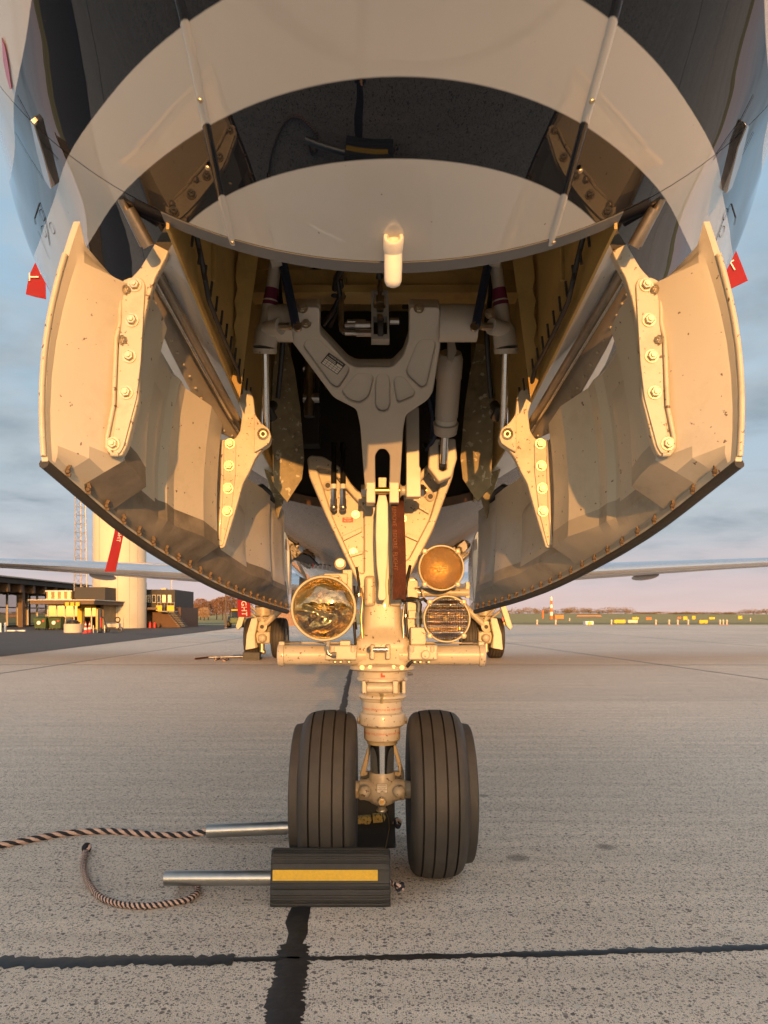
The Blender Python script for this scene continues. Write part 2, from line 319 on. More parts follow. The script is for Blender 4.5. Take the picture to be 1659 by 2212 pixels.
def plate_mesh(loops, thick, bevel, z0=0.0):
    cu = bpy.data.curves.new('c', 'CURVE'); cu.dimensions = '2D'; cu.fill_mode = 'BOTH'; cu.extrude = max(thick / 2 - bevel, 0.0002); cu.bevel_depth = bevel; cu.bevel_resolution = 2; cu.offset = -bevel
    for lp in loops:
        sp = cu.splines.new('POLY'); sp.points.add(len(lp) - 1)
        for i, q in enumerate(lp): sp.points[i].co = (q[0], q[1], 0, 1)
        sp.use_cyclic_u = True
    ob = bpy.data.objects.new('c', cu); me = bpy.data.meshes.new_from_object(ob); bpy.data.objects.remove(ob); bpy.data.curves.remove(cu)
    vs = [(v.co.x, v.co.y, v.co.z + z0) for v in me.vertices]; fs = [tuple(p.vertices) for p in me.polygons]; bpy.data.meshes.remove(me); return vs, fs
def plate_px(mb, plane, loops, thick, bevel=0.0015, z0=0.0, rnd=0.0):
    lps = []
    for lp in loops:
        q = [plane.loc(*p) for p in lp]; lps.append(round_loop(q, rnd) if rnd else q)
    vs, fs = plate_mesh(lps, thick, bevel, z0); mb.add([plane.M @ Vector(v) for v in vs], fs); return mb
def text_mesh(txt, size, f=None, name='lettering', mats=None, parent=None, align='CENTER', ext=0.0):
    cu = bpy.data.curves.new('t', 'FONT'); cu.body = txt; cu.size = size; cu.align_x = align; cu.align_y = 'CENTER'; cu.resolution_u = 3; cu.extrude = ext
    ob = bpy.data.objects.new('t', cu); me = bpy.data.meshes.new_from_object(ob); bpy.data.objects.remove(ob); bpy.data.curves.remove(cu)
    if f:
        for v in me.vertices: v.co = f(v.co.x, v.co.y, v.co.z)
    me.materials.clear(); return link(name, me, mats, parent, 0, fixn=False)
def hexbolt(r, h):
    m = MB(); m.lathe([(r*1.35, 0), (r*1.35, h*0.25)], (0,0,0), (0,-1,0), 20); m.lathe([(r, h*0.25), (r, h*0.85), (r*0.86, h)], (0,0,0), (0,-1,0), 6); m.lathe([(r*0.5, h), (r*0.45, h*1.35)], (0,0,0), (0,-1,0), 12)
    me = m.mesh('bolt'); me.materials.append(M_bolt); return me
# ------------------------------------------------------------------ the setting: ground sheets, joints
def concrete_mat():
    m = bpy.data.materials.new('exposed_aggregate_concrete'); m.use_nodes = True; nt = m.node_tree; N = nt.nodes.new; L = nt.links.new
    b = nt.nodes['Principled BSDF']; geo = N('ShaderNodeNewGeometry'); pos = geo.outputs['Position']
    def vor(scale, jitter=None):
        v = N('ShaderNodeTexVoronoi'); v.inputs['Scale'].default_value = scale; L(pos, v.inputs['Vector']); return v
    n0 = N('ShaderNodeTexNoise'); n0.inputs['Scale'].default_value = 0.55; n0.inputs['Detail'].default_value = 7; L(pos, n0.inputs['Vector'])
    base = N('ShaderNodeMixRGB'); L(n0.outputs[0], base.inputs[0]); base.inputs[1].default_value = (0.62, 0.505, 0.41, 1); base.inputs[2].default_value = (0.74, 0.62, 0.51, 1)
    cur = base.outputs[0]
    # fine sand grain
    n1 = N('ShaderNodeTexNoise'); n1.inputs['Scale'].default_value = 420; n1.inputs['Detail'].default_value = 2; L(pos, n1.inputs['Vector'])
    r1 = N('ShaderNodeMapRange'); L(n1.outputs[0], r1.inputs[0]); r1.inputs[1].default_value = 0.3; r1.inputs[2].default_value = 0.7; r1.inputs[3].default_value = 0.5; r1.inputs[4].default_value = 1.6
    mm = N('ShaderNodeMixRGB'); mm.blend_type = 'MULTIPLY'; mm.inputs[0].default_value = 1; L(cur, mm.inputs[1]); L(r1.outputs[0], mm.inputs[2]); cur = mm.outputs[0]
    hts = []
    for sc, size, lo, amt in ((180, 0.40, 0.48, 0.85), (95, 0.34, 0.64, 0.85), (52, 0.29, 0.83, 0.9)):
        v = vor(sc); sepc = N('ShaderNodeSeparateColor'); L(v.outputs['Color'], sepc.inputs[0])
        inside = N('ShaderNodeMapRange'); L(v.outputs['Distance'], inside.inputs[0]); inside.inputs[1].default_value = size; inside.inputs[2].default_value = size + 0.1; inside.inputs[3].default_value = 1; inside.inputs[4].default_value = 0
        sel = N('ShaderNodeMath'); sel.operation = 'GREATER_THAN'; L(sepc.outputs[0], sel.inputs[0]); sel.inputs[1].default_value = lo
        k = N('ShaderNodeMath'); k.operation = 'MULTIPLY'; L(inside.outputs[0], k.inputs[0]); L(sel.outputs[0], k.inputs[1])
        k2 = N('ShaderNodeMath'); k2.operation = 'MULTIPLY'; L(k.outputs[0], k2.inputs[0]); k2.inputs[1].default_value = amt
        ramp = N('ShaderNodeValToRGB'); L(sepc.outputs[1], ramp.inputs[0]); e = ramp.color_ramp.elements; ramp.color_ramp.interpolation = 'CONSTANT'
        e[0].position = 0; e[0].color = (0.11, 0.10, 0.10, 1); e[1].position = 0.34; e[1].color = (0.16, 0.12, 0.10, 1)
        for p, c in ((0.6, (0.46, 0.39, 0.32)), (0.75, (0.66, 0.60, 0.53)), (0.9, (0.26, 0.21, 0.18))):
            q = e.new(p); q.color = c + (1,)
        x = N('ShaderNodeMixRGB'); L(k2.outputs[0], x.inputs[0]); L(cur, x.inputs[1]); L(ramp.outputs[0], x.inputs[2]); cur = x.outputs[0]; hts.append(k.outputs[0])
    # brushed streaks across and two oil spots
    wv = N('ShaderNodeMapping'); wv.inputs['Scale'].default_value = (0.35, 9, 1); L(pos, wv.inputs[0])
    n3 = N('ShaderNodeTexNoise'); n3.inputs['Scale'].default_value = 1.6; n3.inputs['Detail'].default_value = 5; L(wv.outputs[0], n3.inputs['Vector'])
    r3 = N('ShaderNodeMapRange'); L(n3.outputs[0], r3.inputs[0]); r3.inputs[1].default_value = 0.25; r3.inputs[2].default_value = 0.75; r3.inputs[3].default_value = 0.86; r3.inputs[4].default_value = 1.14
    m3 = N('ShaderNodeMixRGB'); m3.blend_type = 'MULTIPLY'; m3.inputs[0].default_value = 1; L(cur, m3.inputs[1]); L(r3.outputs[0], m3.inputs[2]); cur = m3.outputs[0]
    for sx, sy, rad in SPOTS:
        d = N('ShaderNodeVectorMath'); d.operation = 'DISTANCE'; L(pos, d.inputs[0]); d.inputs[1].default_value = (sx, sy, 0.004)
        nn = N('ShaderNodeMath'); nn.operation = 'MULTIPLY_ADD'; L(n1.outputs[0], nn.inputs[0]); nn.inputs[1].default_value = rad * 0.8; L(d.outputs['Value'], nn.inputs[2])
        rr = N('ShaderNodeMapRange'); L(nn.outputs[0], rr.inputs[0]); rr.inputs[1].default_value = rad * 1.0; rr.inputs[2].default_value = rad * 1.6; rr.inputs[3].default_value = 0.55; rr.inputs[4].default_value = 0
        x = N('ShaderNodeMixRGB'); L(rr.outputs[0], x.inputs[0]); L(cur, x.inputs[1]); x.inputs[2].default_value = (0.05, 0.04, 0.035, 1); cur = x.outputs[0]
    # each slab has its own tone
    mp = N('ShaderNodeMapping'); mp.inputs['Location'].default_value = (0.3 / 5.8, -1.96 / 5.9, 0); mp.inputs['Scale'].default_value = (1 / 5.8, 1 / 5.9, 0); L(pos, mp.inputs[0])
    fl = N('ShaderNodeVectorMath'); fl.operation = 'FLOOR'; L(mp.outputs[0], fl.inputs[0]); wn = N('ShaderNodeTexWhiteNoise'); wn.noise_dimensions = '2D'; L(fl.outputs[0], wn.inputs['Vector'])
    rt = N('ShaderNodeMapRange'); L(wn.outputs[0], rt.inputs[0]); rt.inputs[3].default_value = 0.90; rt.inputs[4].default_value = 1.08
    m5 = N('ShaderNodeMixRGB'); m5.blend_type = 'MULTIPLY'; m5.inputs[0].default_value = 1; L(cur, m5.inputs[1]); L(rt.outputs[0], m5.inputs[2]); cur = m5.outputs[0]
    L(cur, b.inputs['Base Color']); b.inputs['Roughness'].default_value = 0.75
    s = N('ShaderNodeMath'); s.operation = 'ADD'; L(hts[0], s.inputs[0]); L(hts[1], s.inputs[1])
    s2 = N('ShaderNodeMath'); s2.operation = 'ADD'; L(s.outputs[0], s2.inputs[0]); L(n1.outputs[0], s2.inputs[1])
    bp = N('ShaderNodeBump'); bp.inputs['Strength'].default_value = 0.35; bp.inputs['Distance'].default_value = 0.002; L(s2.outputs[0], bp.inputs['Height']); L(bp.outputs[0], b.inputs['Normal'])
    return m
_sp1, _sp2 = G(1118, 1853), G(1308, 1829)
SPOTS = [(_sp1.x, _sp1.y, 0.045), (_sp2.x, _sp2.y, 0.042), (0.55, 3.75, 0.03)]
M_conc = concrete_mat()
M_asph = mat('apron_asphalt', (0.055, 0.052, 0.052), 0.85, var=0.2, scale=3, grime=(0.09, 0.08, 0.075), grime_amt=0.6, grime_scale=0.8, bump=0.1, bump_scale=80)
M_tar = mat('joint_sealant', (0.018, 0.018, 0.02), 0.5, var=0.35, scale=30, bump=0.4, bump_scale=45, grime=(0.06, 0.055, 0.05), grime_amt=0.5, grime_scale=25)
M_grass = mat('airfield_grass', (0.32, 0.26, 0.085), 0.9, var=0.3, scale=0.3, grime=(0.15, 0.11, 0.04), grime_amt=0.6, grime_scale=0.05)
def sheet(name, pts, z, m, kind='structure'):
    mb = MB(); mb.add([(x, y, z) for x, y in pts], [tuple(range(len(pts)))]); o = mb.build(name, m, None, 0); tag(o, kind=kind); return o
ground = sheet('ground', [(-4000, -600), (4000, -600), (4000, 5000), (-4000, 5000)], -0.004, M_grass)
apron = sheet('apron', [(-60, -40), (90, -40), (90, 73), (-9.0, 73), (-60, 73)], 0.0, M_conc)
asphalt = sheet('service_road', [(-60, -40), (-8.0, -40), (-8.6, 16), (-10.4, 52), (-11.5, 72.9), (-60, 72.9)], 0.004, M_asph)
taxiway = sheet('taxiway', [(-200, 86), (400, 86), (400, 93), (-200, 93)], 0.002, M_asph)
def joint(path, w0, w1, name='joint_sealant', n=160, jag=0.35, z=0.004):
    path = [Vector((p[0], p[1], 0)) for p in path]; L_ = [0]
    for a, b in zip(path, path[1:]): L_.append(L_[-1] + (b - a).length)
    mb = MB(); ra = []; nl = [random.gauss(0, 1) for _ in range(n + 3)]; nr = [random.gauss(0, 1) for _ in range(n + 3)]
    for i in range(n + 1):
        t = i / n; s = t * L_[-1]; k = max(j for j in range(len(path) - 1) if L_[j] <= s + 1e-9); a, b = path[k], path[k+1]
        p = a.lerp(b, (s - L_[k]) / max(L_[k+1] - L_[k], 1e-9)); d = (b - a).normalized(); q = Vector((-d.y, d.x, 0)); w = lerp(w0, w1, t) / 2
        l = w * (1 + jag * (0.6 * nl[i] + 0.4 * math.sin(i * 0.21))); r = w * (1 + jag * (0.6 * nr[i] + 0.4 * math.sin(i * 0.17 + 1)))
        ra.append([p + q * max(l, w * .15) + Vector((0, 0, z * 0.2)), p + q * l * .45 + Vector((0, 0, z)), p - q * r * .45 + Vector((0, 0, z)), p - q * max(r, w * .15) + Vector((0, 0, z * 0.2))])
    mb.rings(ra, closed=False); return mb.build(name, M_tar, apron, 50)
joint([(-0.235, 0.9), (-0.247, 1.65), (-0.262, 2.05)], 0.105, 0.085, n=170, jag=0.16)
joint([(-0.262, 2.05), (-0.275, 2.4), (-0.31, 5.5), (-0.40, 11.0), (-0.5, 24)], 0.055, 0.09, n=300, jag=0.3)
joint([(-4, 1.905), (-1.05, 1.942), (-0.42, 1.962)], 0.085, 0.058, n=300, jag=0.3)
joint([(-0.42, 1.962), (-0.2, 1.966), (0.3, 1.985), (1.1, 2.035), (4, 2.2)], 0.026, 0.05, n=380, jag=0.35)
joint([(-6.2, 4), (-6.15, 11.7), (-5.8, 23.5), (-5.2, 45)], 0.05, 0.08, n=120, jag=0.2)
joint([(6.3, 4), (5.85, 10.5), (4.64, 24.3), (3.0, 45)], 0.05, 0.08, n=120, jag=0.2)
joint([(-8, 13.75), (20, 13.6)], 0.02, 0.02, n=60, jag=0.1)
joint([(-8, 25), (30, 24.5)], 0.04, 0.04, n=60, jag=0.1)
joint([(12, 5), (12, 70)], 0.05, 0.1, n=60, jag=0.1)
joint([(-9, 40), (60, 39)], 0.05, 0.05, n=40, jag=0.1)

# ------------------------------------------------------------------ the aircraft
jet = empty('jet_airliner', (0, 2.65, 0))
tag(jet, 'white and black jet airliner seen from under its nose with gear doors open', 'aircraft')
zb = table([(-0.45, 2.32), (-0.40, 2.12), (-0.2, 1.955), (0.2, 1.83), (0.6, 1.748), (0.85, 1.703), (1.1, 1.658), (1.35, 1.623), (2.0, 1.53), (3.1, 1.405), (4, 1.33), (5.5, 1.26), (8, 1.17), (11, 1.08), (14, 1.035), (18, 1.05), (22, 1.25), (26, 1.8), (31, 3.0)])
hw = table([(-0.45, 0.03), (-0.40, 0.18), (-0.2, 0.34), (0.2, 0.50), (0.6, 0.61), (0.85, 0.68), (1.1, 0.775), (1.35, 0.89), (1.6, 0.965), (2.0, 1.11), (2.6, 1.36), (3.2, 1.51), (4, 1.58), (5.5, 1.6), (22, 1.60), (26, 1.35), (31, 0.4)])
hz = table([(-0.45, 0.03), (-0.40, 0.18), (-0.2, 0.33), (0.2, 0.44), (0.6, 0.51), (0.85, 0.56), (1.1, 0.64), (1.35, 0.735), (1.6, 0.82), (2.0, 0.95), (2.6, 1.22), (3.2, 1.46), (4, 1.57), (5.5, 1.6), (22, 1.60), (26, 1.35), (31, 0.4)])
bw = table([(1.0, 0.43), (1.35, 0.431), (2.2, 0.425), (3.1, 0.40), (4, 0.40)])
BAY0, BAY1 = 1.375, 3.10
def skin(Y, X):
    w = hw(Y); h = hz(Y); return zb(Y) + h - h * math.sqrt(max(1 - (X / w) ** 2, 0))
def section(Y, ths):
    w = hw(Y); b = zb(Y); h = hz(Y); return [Vector((w * math.sin(t), Y, b + h - h * math.cos(t))) for t in ths]
def thetas(Y, nb=36, ns=120):
    tb = math.asin(min(bw(Y) / hw(Y), 0.9)); belly = [lerp(-tb, tb, i / nb) for i in range(nb + 1)]; side = [lerp(tb, 2 * math.pi - tb, i / ns) for i in range(1, ns)]
    return belly + side, nb
def hull(Ys, hole):
    mb = MB(); rows = []
    for Y in Ys: th, nb = thetas(Y); rows.append(section(Y, th))
    n = len(rows[0]); vs = [p for r in rows for p in r]; fs = []
    for k in range(len(rows) - 1):
        ym = (Ys[k] + Ys[k+1]) / 2
        for i in range(n):
            if hole and i < nb and BAY0 < ym < BAY1: continue
            j = (i + 1) % n; fs.append((k*n+i, k*n+j, (k+1)*n+j, (k+1)*n+i))
    mb.add(vs, fs); return mb
ry = [-0.45, -0.43, -0.40, -0.36, -0.3, -0.2, -0.1] + [i * 0.035 for i in range(0, 39)] + [1.3487]
radome = hull(ry, False).build('radome', M_fus, jet, 60)
fy = [1.3513, BAY0] + [lerp(BAY0, BAY1, i / 32) for i in range(1, 33)] + [3.3, 3.6, 4, 4.5, 5, 6, 7, 8, 9.5, 11, 12.5, 14, 16, 18, 20, 22, 24, 26, 28.5, 31]
fuselage = hull(fy, True).build('fuselage', M_fus, jet, 60)
mb = MB(); rr = []
for Y in (1.338, 1.362):
    th, nb = thetas(Y); c = Vector((0, Y, zb(Y) + hz(Y))); rr.append([c + (p - c) * 0.9955 for p in section(Y, th)])
mb.rings(rr, True, False, False); mb.build('seam_gap', M_skirt, radome, 60)
# grey rim of the bay's front edge
mb = MB(); r0 = []
for i in range(25):
    X = lerp(-0.44, 0.44, i / 24); z = skin(1.353, X); r0.append([Vector((X, 1.350, z - 0.0015)), Vector((X, 1.382, z - 0.006)), Vector((X, 1.382, z + 0.03)), Vector((X, 1.36, z + 0.03))])
mb.rings(r0, True); mb.build('bay_rim', M_skirt, fuselage, 30)

def hit_hull(x, y, off=0.0):
    """where a sight line meets the hull"""
    c = Vector((XC, 0, H)); d = P(x, y, 1.0) - c; Y = 0.4; st = 0.004
    while Y < 12:
        X = XC + d.x * Y; Z = H + d.z * Y
        w = hw(Y); b = zb(Y)
        h = hz(Y)
        if (X / w) ** 2 + ((Z - b - h) / h) ** 2 < 1: break
        Y += st
    lo_, hi_ = Y - st, Y
    for _ in range(14):
        Y = (lo_ + hi_) / 2; X = XC + d.x * Y; Z = H + d.z * Y; w = hw(Y); b = zb(Y); h = hz(Y)
        if (X / w) ** 2 + ((Z - b - h) / h) ** 2 < 1: hi_ = Y
        else: lo_ = Y
    p = Vector((X, Y, Z)); nrm = Vector((X / (w * w), -0.12 / w, (Z - b - h) / (h * h))).normalized(); return p + nrm * off, nrm
# lightning diverter strips
def diverter(pts):
    rings = []
    px = []
    for a, b in zip(pts, pts[1:]):
        for k in range(8): px.append((lerp(a[0], b[0], k / 8), lerp(a[1], b[1], k / 8)))
    px.append(pts[-1]); hp = [hit_hull(*q) for q in px]
    for i, (p, nr) in enumerate(hp):
        t = (hp[min(i+1, len(hp)-1)][0] - hp[max(i-1, 0)][0]).normalized(); s = t.cross(nr).normalized(); w = 0.0085
        if i == len(hp) - 1: w = 0.006
        rings.append([p - s * w - nr * 0.003, p - s * w * .8 + nr * 0.0018, p - s * w * .3 + nr * 0.0035, p + s * w * .3 + nr * 0.0035, p + s * w * .8 + nr * 0.0018, p + s * w - nr * 0.003])
    return MB().rings(rings).build('diverter_strip', M_fus, radome, 50), hp
d1, hpl = diverter([(372, -50), (392, 20), (413, 110), (434, 215), (466, 370), (503, 527)])
d2, hpr = diverter([(1346, -50), (1331, 20), (1307, 110), (1277, 215), (1240, 350), (1189, 528)])
scr = MB().lathe([(0.0045, 0), (0.004, 0.002), (0.0015, 0.0025)], (0, 0, 0), (0, 0, 1), 10).mesh('screw'); scr.materials.append(M_bolt)
for par, q in ((radome, (434, 212)), (radome, (450, 358)), (radome, (503, 520)), (radome, (1277, 214)), (radome, (1252, 365)), (radome, (1195, 520))):
    p, nr = hit_hull(*q, 0.0035); inst('screw', scr, par, p, nr.to_track_quat('Z', 'Y'))
# drain mast: cut tube hanging under the chin
mp, mn = hit_hull(850, 520); top = mp + Vector((0, 0, 0.02)); bot = top + Vector((0.0, 0.035, -0.088)); ax = (bot - top).normalized()
mb = MB(); n = 24; u = Vector((1, 0, 0)); w = ax.cross(u)
o_, i_ = [], []
cs = [(math.cos(2*math.pi*k/n), math.sin(2*math.pi*k/n)) for k in range(n)]
def slant(r, h): return [top + ax * h + (u * c + w * s_) * r for c, s_ in cs]
front = Vector((0, -1, 0))
# outer tube with a forward facing scarf cut at its top face
rings = [slant(0.0165, 0.0), slant(0.0168, 0.06), slant(0.0162, 0.085), slant(0.012, 0.093), slant(0.004, 0.096)]
mb.rings(rings)
mb.build('drain_mast', M_nylon, radome, 50)
mb = MB(); mo = P(850, 517, mp.y - 0.012)
mb.lathe([(0.0185, 0.02), (0.0185, -0.004), (0.0165, -0.007), (0.012, -0.006), (0.0105, -0.002), (0.0105, 0.016)], mo, (0, 1, -0.25), 28, False, True); mb.build('mast_mouth', M_nylon, radome, 40)
# data probes on the flanks, access panel outlines, mark
def patch(name, px, m, off=0.0015, par=None, th=0.002):
    hp = [hit_hull(*q) for q in px]; mb = MB(); mb.rings([[p + nr * off for p, nr in hp], [p + nr * (off + th) for p, nr in hp]]); return mb.build(name, m, par or fuselage, 20)
M_probe = mat('probe_plate_steel', (0.50, 0.44, 0.40), 0.16, metal=1, var=0.15, scale=12)
def probe(px):
    hp = [hit_hull(*q) for q in px]; mb = MB(); mb.rings([[p - nr * 0.002 for p, nr in hp], [p + nr * 0.012 for p, nr in hp]]); mb.build('probe_plate', M_probe, fuselage, 20, 0.002)
probe([(74, 250), (84, 262), (104, 330), (121, 398), (118, 402), (103, 378), (88, 320)])
probe([(1609, 264), (1604, 262), (1585, 310), (1562, 405), (1560, 412), (1573, 398), (1592, 340)])
M_line = mat('panel_gap', (0.02, 0.02, 0.025), 0.7)
def line(px, w=0.0014, closed=False, par=None, m=None):
    if closed: px = px + [px[0]]
    q = []
    for a, b in zip(px, px[1:]):
        for k in range(5): q.append((lerp(a[0], b[0], k / 5), lerp(a[1], b[1], k / 5)))
    q.append(px[-1]); hp = [hit_hull(*t) for t in q]; rings = []
    for i, (p, nr) in enumerate(hp):
        t = (hp[min(i+1, len(hp)-1)][0] - hp[max(i-1, 0)][0]).normalized(); s = t.cross(nr).normalized(); rings.append([p - s * w + nr * 0.0012, p + s * w + nr * 0.0012])
    return MB().rings(rings, closed=False).build('panel_line', m or M_line, par or fuselage, 0)
line([(86, 438), (97, 470), (104, 500), (108, 530)]); line([(86, 438), (75, 472), (77, 485)]); line([(82, 500), (95, 530), (108, 560)])
line([(1580, 440), (1589, 470), (1586, 486)]); line([(1580, 440), (1563, 472), (1546, 520)])
line([(36, 205), (62, 255), (95, 312), (125, 345)]); line([(31, 285), (60, 335), (95, 390)])
line([(1628, 205), (1600, 260), (1570, 300), (1540, 345)]); line([(1628, 285), (1600, 340), (1565, 385)])
def ringmark(c, rx, ry, rot):
    line([(c[0] + rx * math.cos(a) * math.cos(rot) - ry * math.sin(a) * math.sin(rot), c[1] + rx * math.cos(a) * math.sin(rot) + ry * math.sin(a) * math.cos(rot)) for a in [2 * math.pi * k / 10 for k in range(10)]], 0.0009, True)
for c in ((91, 465), (95, 500), (113, 493)): ringmark(c, 4, 13, -0.35)
for c in ((1567, 463), (1559, 500)): ringmark(c, 4, 13, 0.35)
M_mark = mat('red_livery_mark', (0.55, 0.02, 0.06), 0.3, coat=0.8)
patch('livery_mark', [(6, 80), (13, 100), (20, 140), (27, 190), (24, 192), (16, 165), (9, 130)], M_mark, 0.001, None, 0.0015)
# fasteners of belly, small dark vents and stencils on the rear belly
patch('belly_vent', [(632, 1208), (655, 1196), (668, 1200), (690, 1222)], M_line, 0.003)
M_stencil = mat('stencil_grey', (0.30, 0.26, 0.25), 0.5)
for k in range(4): patch('stencil_block', [(681 + k*9, 1217 + k*1.2), (687 + k*9, 1218 + k*1.2), (685 + k*9, 1228 + k*1.2), (679 + k*9, 1227 + k*1.2)], M_stencil, 0.002)
patch('stencil_stripe', [(676, 1216), (679, 1216.5), (677, 1227.5), (674, 1227)], M_redtext, 0.003)

# ------------------------------------------------------------------ nose gear bay
bay = empty('gear_bay', (0, 2.2, 1.7), jet)
def strip(mb, pa, pb, t=None):
    """ruled sheet between two polylines, given a little thickness"""
    pa = [Vector(p) for p in pa]; pb = [Vector(p) for p in pb]; t = Vector(t or (0, 0.002, 0))
    return mb.rings([[a, b, b + t, a + t] for a, b in zip(pa, pb)])
BYs = [lerp(BAY0, BAY1, i / 12) for i in range(13)]
for s in (-1, 1):
    mb = MB(); strip(mb, [(s * bw(Y), Y, skin(Y, bw(Y)) - 0.012) for Y in BYs], [(s * (bw(Y) - 0.01), Y, 2.28) for Y in BYs], (s * 0.006, 0, 0)); mb.build('bay_wall', M_ochre, bay, 30)
    # stiffeners on the wall
    for Y, z0 in ((1.72, 1.76), (2.05, 1.72)):
        MB().bbox((s * (bw(Y) - 0.012), Y - 0.003, z0), (s * (bw(Y) - 0.001), Y + 0.003, 2.27)).build('stiffener', M_ochre, bay, 30, 0.002)
    # black hose that wanders down the wall
    pts = [P(*(q if s < 0 else (2 * (CXD + 1534 * 0.0374 / q[2]) - q[0], q[1], q[2]))) for q in ((402, 500, 1.5), (415, 560, 1.55), (430, 650, 1.62), (470, 720, 1.75), (500, 775, 1.88), (520, 800, 1.95), (535, 850, 2.0))]
    pts = [Vector((s * (bw(p.y) - 0.02), p.y, p.z)) for p in pts]
    MB().tube(pts, 0.006, 8).build('wall_hose', M_black, bay, 60)
    stud = MB().lathe([(0.003, 0), (0.003, 0.035)], (0, 0, 0), (0, 0, 1), 8).mesh('stud'); stud.materials.append(M_dark)
    for k in range(13):
        Y = 1.46 + k * 0.055; inst('stud', stud, bay, (s * (bw(Y) - 0.022), Y, skin(Y, bw(Y)) + 0.012), (0, R_(-6 * s), 0))
    # angle plate with a wavy edge
    pl = Plane((s * 0.36, 2.0, 1.8), (-s * 0.5, -1, 0))
    lp = [(515, 540), (560, 540), (545, 640), (530, 760), (518, 860), (500, 820), (508, 790), (503, 760), (510, 735), (504, 705), (511, 680), (506, 650), (513, 625), (508, 600)]
    if s > 0: lp = [(2 * 832 - x, y) for x, y in lp]
    plate_px(MB(), pl, [lp], 0.006, 0.001).build('angle_plate', M_ochre, bay, 30)
    # mottled side plates beside the leg
    pl = Plane((s * 0.30, 2.62, 1.6), (-s * 0.35, -1, 0.0))
    lp = [(600, 745), (622, 742), (636, 800), (648, 880), (657, 990), (652, 1035), (620, 1085), (592, 1050), (585, 900), (590, 800)]
    if s > 0: lp = [(2 * 826 - x, y) for x, y in lp]
    plate_px(MB(), pl, [lp], 0.008, 0.001).build('side_plate', M_ochre2, bay, 30)
    pl = Plane((s * 0.345, 2.78, 1.5), (-s * 0.5, -1, 0.0))
    lp = [(560, 900), (590, 960), (600, 1040), (614, 1075), (600, 1120), (585, 1060), (566, 1000)]
    if s > 0: lp = [(2 * 826 - x, y) for x, y in lp]
    plate_px(MB(), pl, [lp], 0.008, 0.001).build('frame_plate', M_ochre2, bay, 30)
MB().bbox((-0.47, BAY0 + 0.01, 2.28), (0.47, BAY1, 2.30)).build('bay_roof', M_ochre, bay, 0)
fbx = [lerp(-0.425, 0.425, i / 12) for i in range(13)]
MB().prism([Vector((x, BAY0 + 0.008, skin(BAY0, x) + 0.012)) for x in fbx] + [Vector((0.425, BAY0 + 0.008, 2.279)), Vector((-0.425, BAY0 + 0.008, 2.279))], (0, 0.008, 0)).build('front_bulkhead', M_ochre, bay, 0)
mb = MB(); pts = [(lerp(-0.40, 0.40, i / 12)) for i in range(13)]
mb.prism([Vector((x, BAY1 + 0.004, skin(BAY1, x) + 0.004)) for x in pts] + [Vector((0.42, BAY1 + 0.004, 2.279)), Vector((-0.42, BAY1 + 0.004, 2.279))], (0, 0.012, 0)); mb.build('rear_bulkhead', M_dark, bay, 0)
mb = MB(); strip(mb, [(x, BAY1 - 0.03, skin(BAY1, x) + 0.03) for x in pts], [(x, BAY1 + 0.0, skin(BAY1, x) - 0.004) for x in pts], (0, 0.006, 0.004)); mb.build('rear_sill', mat('rusty_sill', (0.15, 0.075, 0.03), 0.5, var=0.4, scale=18, grime=(0.03, 0.02, 0.012), grime_amt=0.8, grime_scale=14), bay, 30)
# transverse beam and central mounting below the roof
MB().bbox((-0.40, 2.12, 1.93), (0.40, 2.16, 1.985)).build('cross_beam', M_ochre, bay, 0, 0.003)
MB().bbox((-0.40, 2.10, 1.905), (0.40, 2.18, 1.93)).build('beam_flange', M_ochre, bay, 0, 0.002)
plate_px(MB(), Plane((0, 2.2, 1.9), (0, -1, 0)), [[(790, 582), (858, 582), (850, 640), (838, 650), (800, 650)]], 0.02, 0.002).build('uplock_mount', M_ochre, bay, 30)
# uplock: bracket, roller, screw jack
ub = MB(); pl = Plane((0, 2.06, 1.85), (0, -1, 0.0))
plate_px(ub, pl, [[(802, 634), (838, 634), (841, 739), (802, 739)], [(808, 640), (832, 640), (832, 672), (808, 672)], [(807, 690), (836, 690), (836, 728), (807, 728)]], 0.045, 0.002)
upl = ub.build('uplock_bracket', mat('grey_bracket', (0.33, 0.32, 0.29), 0.45, var=0.1), bay, 30)
mb = MB()
for r, y0, y1 in ((4, 601, 618), (6.5, 618, 630), (5, 630, 640), (9, 640, 655), (7.5, 655, 672), (6, 680, 692)):
    mb.cyl(P(821, y0, 2.02), P(821, y1, 2.02), r / F * 2.02, 16)
mb.build('screw_jack', M_fitting, bay, 30)
MB().lathe([(0.026, -0.009), (0.03, -0.006), (0.03, 0.006), (0.026, 0.009)], P(822, 710, 2.05), (1, 0, 0), 24).build('uplock_roller', M_dark, bay, 40)
for x0, x1, y, r in ((745, 768, 703, 7), (768, 800, 703, 9), (750, 790, 696, 6), (842, 862, 694, 7), (770, 802, 719, 8), (745, 770, 719, 6)):
    MB().cyl(P(x0, y, 2.06), P(x1, y, 2.06), r / F * 2.06, 12).build('pipe_fitting', M_fitting, bay, 30)
MB().tube([P(745, 719, 2.06), P(739, 714, 2.06), P(737, 700, 2.07), P(738, 650, 2.1), P(744, 600, 2.12)], 0.008, 8).build('rigid_pipe', M_fitting, bay, 60)
